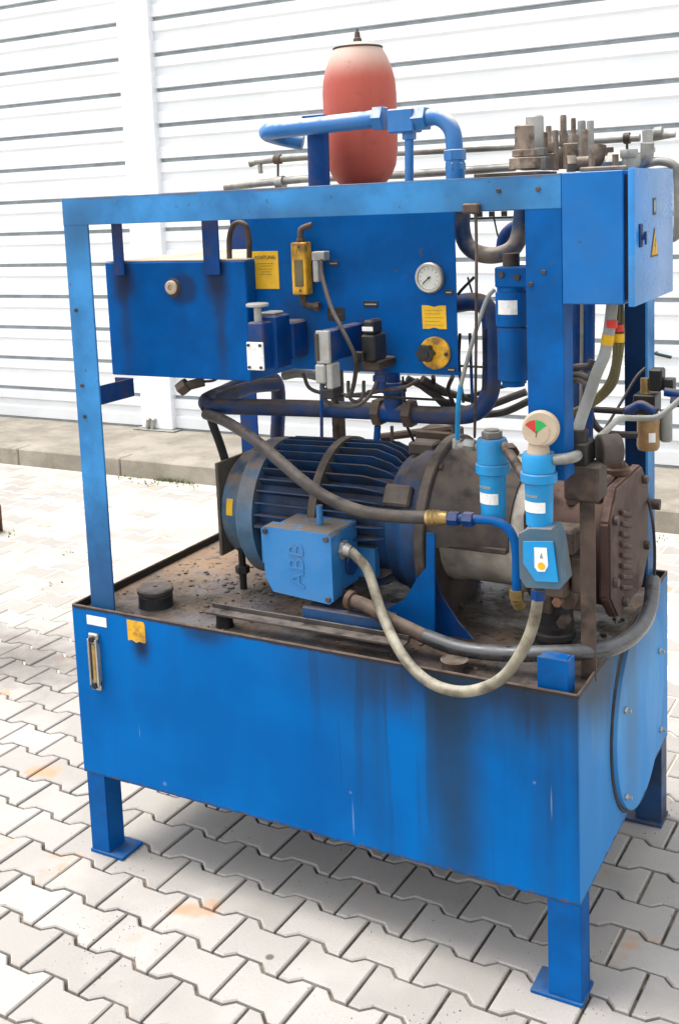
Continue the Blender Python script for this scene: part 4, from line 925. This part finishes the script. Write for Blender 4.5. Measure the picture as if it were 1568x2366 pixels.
b = nb(); tube(b, [P(1392, 1075, .2), P(1388, 1055, .2), P(1392, 1030, .2), P(1400, 1022, .2), P(1425, 1030, .22)], .007, 10); sub('handle', b, m_galv, vb)

# ---- the two light blue pressure filters
def small_filter(uc, vt, v1, v2, v3, vb_, rw, y, label):
    p = P(uc, (vt+vb_)/2, y); x = p.x; zz = lambda v: P(uc, v, y).z
    b = nb(); lathe(b, (x, y, zz(v1)), (0, 0, 1), [(0, rw*.98), (zz(vt)-zz(v1)-.008, rw), (zz(vt)-zz(v1), rw*.9)], 32)
    f = part('pressure_filter', b, m_light, U, label)
    H = zz(v1)-zz(v2); b = nb(); lathe(b, (x, y, zz(v2)), (0, 0, 1), [(0, rw*1.02), (.002, rw*1.1), (H-.003, rw*1.1), (H-.001, rw*1.04)], 24); sub('collar', b, m_light, f)
    b = nb(); lathe(b, (x, y, zz(vb_)), (0, 0, 1), [(0, rw*.70), (.004, rw*.80), (zz(v2)-zz(vb_)-.001, rw*.86)], 32); sub('filter_bowl', b, m_light, f)
    H = zz(v2)-zz(vb_); b = nb(); arc_label(b, x, y, rw*.84, zz(vb_)+H*.36, zz(vb_)+H*.60, R(-148), R(-48)); sub('filter_label', b, m_white, f)
    b = nb()
    for i in range(8): arc_label(b, x, y, rw*.85, zz(vb_)+H*.70, zz(vb_)+H*.76, R(-146+8.5*i), R(-140.5+8.5*i), 2)
    sub('filter_lettering', b, m_grey, f)
    return f, x, zz(vt)
f1, x1_, z1_ = small_filter(1138, 1012, 1068, 1092, 0, 1196, .0385, .20, 'left light blue filter with grey screw cap')
b = nb(); hexnut(b, (x1_, .20, z1_), (x1_, .20, z1_+.018), .026); cyl(b, (x1_, .20, z1_+.018), (x1_, .20, z1_+.022), .018); sub('screw_cap', b, m_galv, f1)
f2, x2_, z2_ = small_filter(1245, 1045, 1088, 1112, 0, 1214, .0375, .0, 'right light blue filter topped by round indicator')
b = nb(); cyl(b, (x1_+.036, .19, z1_-.015), (x2_-.034, .01, z1_-.045), .012); hexnut(b, (x1_+.052, .172, z1_-.0175), (x1_+.072, .148, z1_-.022), .018); part('cross_fitting', b, m_brown, U)
# indicator dial
dc = P(1249, 990, -.012); dn = (CPOS-dc); dn.z *= .3; dn = Vector((dn.x*.35, dn.y, dn.z)).normalized()
b = nb(); lathe(b, dc-dn*.014, dn, [(0, .034), (.003, .040), (.018, .041), (.024, .036)], 40); cyl(b, (x2_, .0, z2_-.001), (x2_, .0, z2_+.02), .026, .022)
di = part('clogging_indicator', b, m_ivory, U, 'round ivory indicator dial with red and green sectors')
uu = Vector((0, 0, 1)).cross(dn).normalized(); ww = dn.cross(uu)
def sector(a0, a1, r_, m, name, off, cx=0, cy=0, r0=0):
    b = nb(); o_ = dc+dn*(.0105+off)+uu*cx+ww*cy
    pts = [o_] if not r0 else []
    n_ = 10; ring = [o_+(uu*math.cos(R(a0+(a1-a0)*i/n_))+ww*math.sin(R(a0+(a1-a0)*i/n_)))*r_ for i in range(n_+1)]
    vs = [b.verts.new(q) for q in pts+ring]; b.faces.new(vs); e = bmesh.ops.extrude_face_region(b, geom=list(b.faces)); bmesh.ops.translate(b, verts=[v for v in e['geom'] if isinstance(v, bmesh.types.BMVert)], vec=dn*.0004)
    sub(name, b, m, di)
lx, ly = -.009, -.006
sector(0, 360, .0305, m_ivory, 'dial', .0002, lx, ly)
sector(92, 142, .030, m_red, 'red_sector', .0007, lx-.0, ly-.004)
sector(38, 90, .030, m_green, 'green_sector', .0007, lx, ly-.004)
b = nb(); o_ = dc+dn*.0115+uu*lx+ww*(ly-.012); cyl(b, o_, o_+uu*.003+ww*.014, .0009, n=6); sub('needle', b, m_ink, di)
# switch box under filter 2
ys = -.045
A = [P(u, v, ys) for (u, v) in ((1222, 1222), (1272, 1224), (1284, 1250), (1300, 1352), (1292, 1362), (1215, 1358), (1200, 1335), (1197, 1235))]
b = nb(); prism(b, [(q.x, q.z) for q in A], ys, ax='y', t=.07); bmesh.ops.bevel(b, geom=[e for e in b.edges if e.calc_face_angle(0) > 1.2], offset=.007, segments=2, affect='EDGES')
sw = part('pressure_switch', b, m_sw, U, 'grimy blue switch box with white sticker and yellow dot')
A = [P(u, v, ys-.0005) for (u, v) in ((1209, 1250), (1278, 1250), (1290, 1344), (1238, 1342), (1209, 1300))]
b = nb(); prism(b, [(q.x, q.z) for q in A], ys-.005, ax='y', t=.0045); sub('front_cover', b, m_light, sw)
A = [P(u, v, ys-.005) for (u, v) in ((1234, 1265), (1263, 1266), (1266, 1308), (1258, 1321), (1242, 1320), (1235, 1310))]
b = nb(); prism(b, [(q.x, q.z) for q in A], ys-.0066, ax='y', t=.0012); sub('white_sticker', b, m_white, sw)
p = P(1250, 1308, ys-.0066); b = nb(); cyl(b, (p.x, ys-.0067, p.z), (p.x, ys-.0075, p.z), .0085, n=20); sub('yellow_dot', b, m_yel, sw)
p = P(1250, 1284, ys-.0066); b = nb(); prism(b, [(p.x-.004, p.z-.006), (p.x+.004, p.z-.006), (p.x, p.z+.007)], ys-.0074, ax='y', t=.0006); sub('printed_mark', b, m_cond, sw)
b = nb(); cyl(b, (x2_, .0, P(1245, 1214, .0).z+.001), (x2_, -.005, P(1245, 1232, .0).z), .021); hexnut(b, (x2_, -.005, P(1245, 1226, .0).z), (x2_, -.005, P(1245, 1215, .0).z), .026); sub('neck_nut', b, m_galv, sw)
b = nb(); hexnut(b, P(1243, 1361, -.01), P(1243, 1385, -.01), .017); sub('cable_gland', b, m_dblue, sw)
for (u, v, r_) in ((1195, 1398, .010), (1288, 1390, .013)):
    p = P(u, v, .2); b = nb(); hexnut(b, (p.x, .19, p.z), (p.x, .215, p.z), r_); part('pipe_fitting', b, m_brass if v > 1390 else m_rust, U)
# suction hose
pts = [P(812, 1387, .12), P(850, 1402, .11), P(900, 1432, .10), P(980, 1470, .10), P(1060, 1498, .10), P(1160, 1510, .10), P(1260, 1510, .11), P(1375, 1504, .16), P(1430, 1490, .24), P(1475, 1455, .36), P(1500, 1405, .48), P(1508, 1340, .60)]
b = nb(); tube(b, pts[:4], .0185, 16); ho = part('suction_hose', b, m_brown, U, 'thick grimy hose lying along the front rim of the tank')
b = nb(); tube(b, pts[3:], .0195, 16); sub('hose_run', b, m_ghose, ho)
b = nb(); d = (pts[1]-pts[0]).normalized(); cyl(b, pts[0]-d*.012, pts[0]+d*.006, .025, n=20, ch=.002); cyl(b, pts[0]-d*.0125, pts[0]-d*.016, .010, n=6); sub('hose_end', b, m_rust, ho)
# filler cap
b = nb(); lathe(b, (.198, .140, ZD), (0, 0, 1), [(0, .052), (.004, .050), (.034, .050), (.036, .046), (.040, .046)], 36); fc = part('filler_cap', b, m_rub, U, 'round black filler breather cap on the tank deck')
b = nb(); lathe(b, (.198, .140, ZD+.0405), (0, 0, 1), [(0, .051), (.003, .053), (.012, .053), (.016, .049), (.017, 0)], 36); cyl(b, (.198, .14, ZD+.0575), (.198, .14, ZD+.061), .006, n=6); sub('cap_lid', b, m_hose, fc)
b = nb(); box(b, .135, .185, .045, .052, ZD+.001, ZD+.008, .001); part('post_foot_edge', b, m_brown, U)
# debris on the deck
b = nb()
for _ in range(700):
    x, y = random.uniform(.02, 1.46), random.uniform(.02, .88)
    if random.random() < .35: x, y = random.gauss(.42, .12), random.gauss(.35, .1)
    s = random.uniform(.0015, .004)*random.choice((1, 1, 1, 2.2)); t = nb(); bmesh.ops.create_icosphere(t, subdivisions=1, radius=s)
    t.transform(Matrix.Translation((min(max(x, .02), 1.47), min(max(y, .02), .9), ZD+s*.3)) @ Matrix.Rotation(random.uniform(0, 3), 4, 'Z') @ Matrix.Diagonal((random.uniform(.6, 1.6), random.uniform(.6, 1.2), .5, 1)))
    merge(b, t)
db = part('debris', b, m_brown, U, 'dark grit and chips scattered on the deck', 'stuff')

# ---- red accumulator and top piping
p = P(833, 300, .56); ax_, ay = p.x, .56
zt = P(833, 100, .56).z
prof = [(1.945, .055), (1.952, .070), (1.972, .086), (2.0, .098), (2.04, .1040), (2.08, .1055), (2.205, .1055), (2.24, .1025), (2.272, .095), (2.302, .083), (2.328, .069), (2.329, .070), (2.332, .066), (2.342, .045), (2.347, .020)]
b = nb(); lathe(b, (ax_, ay, 0), (0, 0, 1), prof, 56); ac = part('accumulator', b, m_acc, U, 'red rounded bladder accumulator with dusty pale top')
b = nb(); lathe(b, (ax_, ay, 0), (0, 0, 1), [(2.3275, .0705), (2.3315, .0715), (2.3335, .069)], 48); sub('top_ring', b, m_brown, ac)
b = nb(); lathe(b, (ax_, ay, 0), (0, 0, 1), [(2.345, .013), (2.357, .012), (2.359, .009), (2.375, .007), (2.376, .004), (2.384, .003)], 16); sub('gas_valve', b, m_brown, ac)
b = nb(); cyl(b, (ax_, ay, 1.86), (ax_, ay, 1.96), .04); sub('accumulator_port', b, m_rust, ac)
b = nb(); box(b, ax_-.13, ax_+.13, .45, .68, 1.868, 1.876); part('accumulator_bracket', b, m_dblue, U)
YT = .30
b = nb(); cyl(b, P(734, 300, .36), P(736, 414, .36)+Vector((0, 0, -.08)), .030, n=28); pb = part('support_column', b, m_dblue, U, 'dark blue round column under the top pipe')
p = P(733, 270, .36); b = nb(); box(b, p.x-.032, p.x+.034, .33, .40, p.z-.002, p.z+.004, .001); sub('column_cap', b, m_dblue, pb)
b = nb(); tube(b, [P(700, 328, .42), P(660, 320, .40), P(630, 312, .36), P(617, 305, .32), P(640, 300, YT), P(700, 293, YT), P(780, 284, YT), P(868, 274, YT)], .023, 18); tp = part('top_pipe', b, m_pipe, U, 'blue pipe across the front of the accumulator')
b = nb(); hexnut(b, P(866, 274, YT), P(890, 272, YT), .033); sub('union_nut', b, m_pipe, tp)
b = nb(); hexnut(b, P(957, 275, YT), P(988, 272, YT), .032); sub('union_nut', b, m_pipe, tp)
a = P(893, 252, YT-.03); c = P(953, 303, YT-.03); b = nb(); box(b, a.x, c.x, YT-.03, YT+.03, c.z, a.z, .003); sub('tee_block', b, m_pipe, tp)
b = nb(); tube(b, [P(985, 272, YT), P(1010, 270, YT), P(1032, 283, YT), P(1046, 308, YT), P(1050, 345, YT)], .0215, 18); sub('elbow_pipe', b, m_pipe, tp)
b = nb(); hexnut(b, P(1050, 345, YT), P(1051, 370, YT), .028); cyl(b, P(1051, 370, YT), P(1052, 430, YT), .024); hexnut(b, P(1052, 375, YT), P(1052, 392, YT), .026); sub('union_nut', b, m_pipe, tp)
b = nb(); cyl(b, P(945, 303, YT), P(945, 430, YT), .0115); hexnut(b, P(945, 303, YT), P(945, 322, YT), .018); sub('drop_pipe', b, m_pipe, tp)
# suction of arch pipe near the second strap
b = nb(); tube(b, [P(530, 600, .17), P(530, 550, .17), P(538, 522, .17), P(553, 514, .17), P(568, 522, .17), P(575, 550, .18), P(576, 600, .19)], .0075, 12); part('arch_pipe', b, m_brown, U)
a = P(530, 590, .16); b = nb(); box(b, a.x-.0, a.x+.068, .14, .195, 1.7575, 1.7605); part('pipe_clamp_plate', b, m_board, U)
p = P(425, 893, .22); b = nb(); cyl(b, p+Vector((0, 0, 0)), p+Vector((.05, .03, .012)), .014); hexnut(b, p+Vector((-.012, -.005, -.01)), p+Vector((.012, .0, .008)), .022); tube(b, [p+Vector((.05, .03, .012)), p+Vector((.08, .04, .016)), p+Vector((.11, .04, .04))], .004, 8); part('drain_valve', b, m_brown, U)

# capped pipe stubs on the right of the top
def stub(u, v0, v1, y, w, m, hexw=None, tw=None):
    p0, p1 = P(u, v1, y), P(u, v0, y); p1 = Vector((p0.x, y, p1.z)); p0 = Vector((p0.x, y, min(p0.z, 1.955)))
    b = nb(); L = (p1-p0).length
    lathe(b, p0, (0, 0, 1), [(0, w), (L*.97, tw or w), (L, (tw or w)*.85)], 20); s = part('pipe_stub', b, m, U)
    if hexw:
        b = nb(); hexnut(b, p0, p0+Vector((0, 0, hexw[1])), hexw[0]); hexnut(b, p0+Vector((0, 0, hexw[1]+.002)), p0+Vector((0, 0, hexw[1]*1.7)), hexw[0]*.8); sub('hex_nut', b, m, s)
for a_ in ((1212, 288, 372, .12, .022, m_rstub, (.036, .026)), (1236, 266, 372, .25, .021, m_galv, (.036, .03)), (1256, 305, 370, .30, .010, m_rstub), (1268, 290, 372, .35, .007, m_rstub, (.018, .04)), (1283, 300, 372, .42, .008, m_rstub),
           (1302, 265, 370, .30, .0075, m_rstub, (.013, .05)), (1318, 330, 372, .25, .018, m_rstub), (1325, 272, 368, .40, .006, m_rstub, (.018, .05)), (1344, 278, 368, .45, .010, m_galv), (1352, 300, 368, .35, .008, m_rstub), (1364, 278, 368, .50, .009, m_galv, (.016, .035)), (1384, 345, 368, .3, .016, m_rstub)):
    stub(*a_)
# clutter of fittings lying on the cabinet top: loose, each its own thing
b = nb(); box(b, 1.25, 1.40, .06, .20, 1.9405, 1.9485, .001); part('top_plate', b, m_brown, U)
gp = 'loose pipe fittings on the cabinet roof'
labels = ['grey elbow fitting leftmost of the heap on the cabinet roof', 'grey tee fitting beside the elbow on the cabinet roof', 'brown flat clamp lying across fittings on the cabinet roof', 'hex coupling in the middle of the cabinet roof heap', 'dirty brass union on the cabinet roof', 'short grey nipple near the cabinet door edge', 'grey elbow nearest the cabinet door corner']
def loose(name, lab, fn, loc, rz, m):
    b = nb(); fn(b); o = link(name, finish(b, name, m)); o.location = loc; o.rotation_euler = (0, 0, rz); o.scale = (1.25, 1.25, 1.35); o['label'] = lab; o['category'] = 'pipe fitting'; o['group'] = gp
def f_elbow(b): tube(b, [(-.03, 0, .015), (0, 0, .015), (.018, 0, .022), (.022, 0, .045)], .012, 12); hexnut(b, (-.036, 0, .0155), (-.02, 0, .0155), .0155)
def f_tee(b): cyl(b, (-.035, 0, .014), (.035, 0, .014), .012); cyl(b, (0, 0, .014), (0, 0, .042), .012); hexnut(b, (-.04, 0, .0145), (-.022, 0, .0145), .0145); hexnut(b, (.022, 0, .0145), (.04, 0, .0145), .0145)
def f_clamp(b): box(b, -.04, .04, -.012, .012, 0, .008, .002); cyl(b, (-.02, 0, .008), (-.02, 0, .03), .006, n=6); cyl(b, (.02, 0, .008), (.02, 0, .026), .006, n=6)
def f_hex(b): hexnut(b, (-.02, 0, .016), (.02, 0, .016), .018); cyl(b, (-.035, 0, .016), (.035, 0, .016), .011)
def f_nip(b): cyl(b, (0, 0, 0), (0, 0, .02), .012); hexnut(b, (0, 0, .02), (0, 0, .034), .016)
ZC = 1.9412
for i, (fn, x, y, rz, m, lab) in enumerate(((f_elbow, 1.485, .15, .4, m_rstub, 'brown steel elbow at the left end of the fittings heap on the cabinet'), (f_tee, 1.50, .26, 1.1, m_rstub, 'oily tee fitting behind the elbow on the cabinet roof'),
        (f_clamp, 1.535, .10, .2, m_rstub, 'flat pipe clamp with two bolts at the front of the cabinet roof'), (f_hex, 1.545, .20, -.3, m_galv, 'grey hexagon coupling lying in the middle of the cabinet roof'),
        (f_hex, 1.54, .30, .8, m_rstub, 'brown hexagon coupling at the back of the cabinet roof'), (f_nip, 1.575, .16, 0, m_galv, 'short grey nipple standing upright near the cabinet door'), (f_elbow, 1.58, .26, -.9, m_galv, 'grey elbow nearest the rear of the cabinet door'))):
    loose(('elbow_fitting', 'tee_fitting', 'pipe_clamp', 'hex_coupling', 'hex_coupling', 'pipe_nipple', 'elbow_fitting')[i], lab, fn, (x, y, ZC), rz, m)
# grey galvanised pipes along the rear of the top
yr = .89
b = nb(); tube(b, [P(590, 373, yr), P(705, 362, yr), P(900, 353, yr), P(1180, 338, yr), P(1400, 322, yr), P(1478, 317, yr)], .0115, 12, 2); gpip = part('galvanised_pipe', b, m_galv, U, 'upper grey pipe along the rear top of the frame')
b = nb(); cyl(b, P(578, 377, yr), P(592, 375, yr), .013, .008); cyl(b, P(600, 372, yr), P(602, 400, yr), .008); sub('pipe_end', b, m_galv, gpip)
for (u, v) in ((642, 368), (1448, 319)):
    b = nb(); cyl(b, P(u-7, v, yr), P(u+7, v-1, yr), .016); cyl(b, P(u, v, yr), P(u, v+45, yr), .004, n=8); sub('pipe_clamp', b, m_brown, gpip)
b = nb(); tube(b, [P(520, 432, yr), P(700, 413, yr), P(930, 403, yr), P(1190, 385, yr)], .013, 12, 2); cyl(b, P(640, 422, yr), P(656, 420, yr), .022); part('galvanised_pipe', b, m_galv, U, 'lower grey pipe along the rear top of the frame')
b = nb(); cyl(b, P(1492, 316, yr), P(1560, 310, yr), .016, .008); cyl(b, P(1512, 308, yr), P(1530, 306, yr), .018); sub('pipe_end', b, m_galv, gpip)
b = nb(); tube(b, [P(1495, 300, .7), P(1496, 330, .7), P(1497, 365, .7)], .014, 12, 2); hexnut(b, P(1496, 340, .7), P(1496, 352, .7), .02); sub('riser', b, m_galv, gpip)
b = nb(); tube(b, [P(1490, 378, .7), P(1520, 372, .7), P(1550, 378, .7), P(1564, 400, .7), P(1566, 470, .7), P(1565, 530, .7), P(1556, 548, .7), P(1530, 552, .7)], .012, 14); part('galvanised_pipe', b, m_galv, U, 'grey pipe bent down behind the cabinet')

print('objects', len(bpy.data.objects), 'tris', sum(len(m.polygons) for m in bpy.data.meshes))
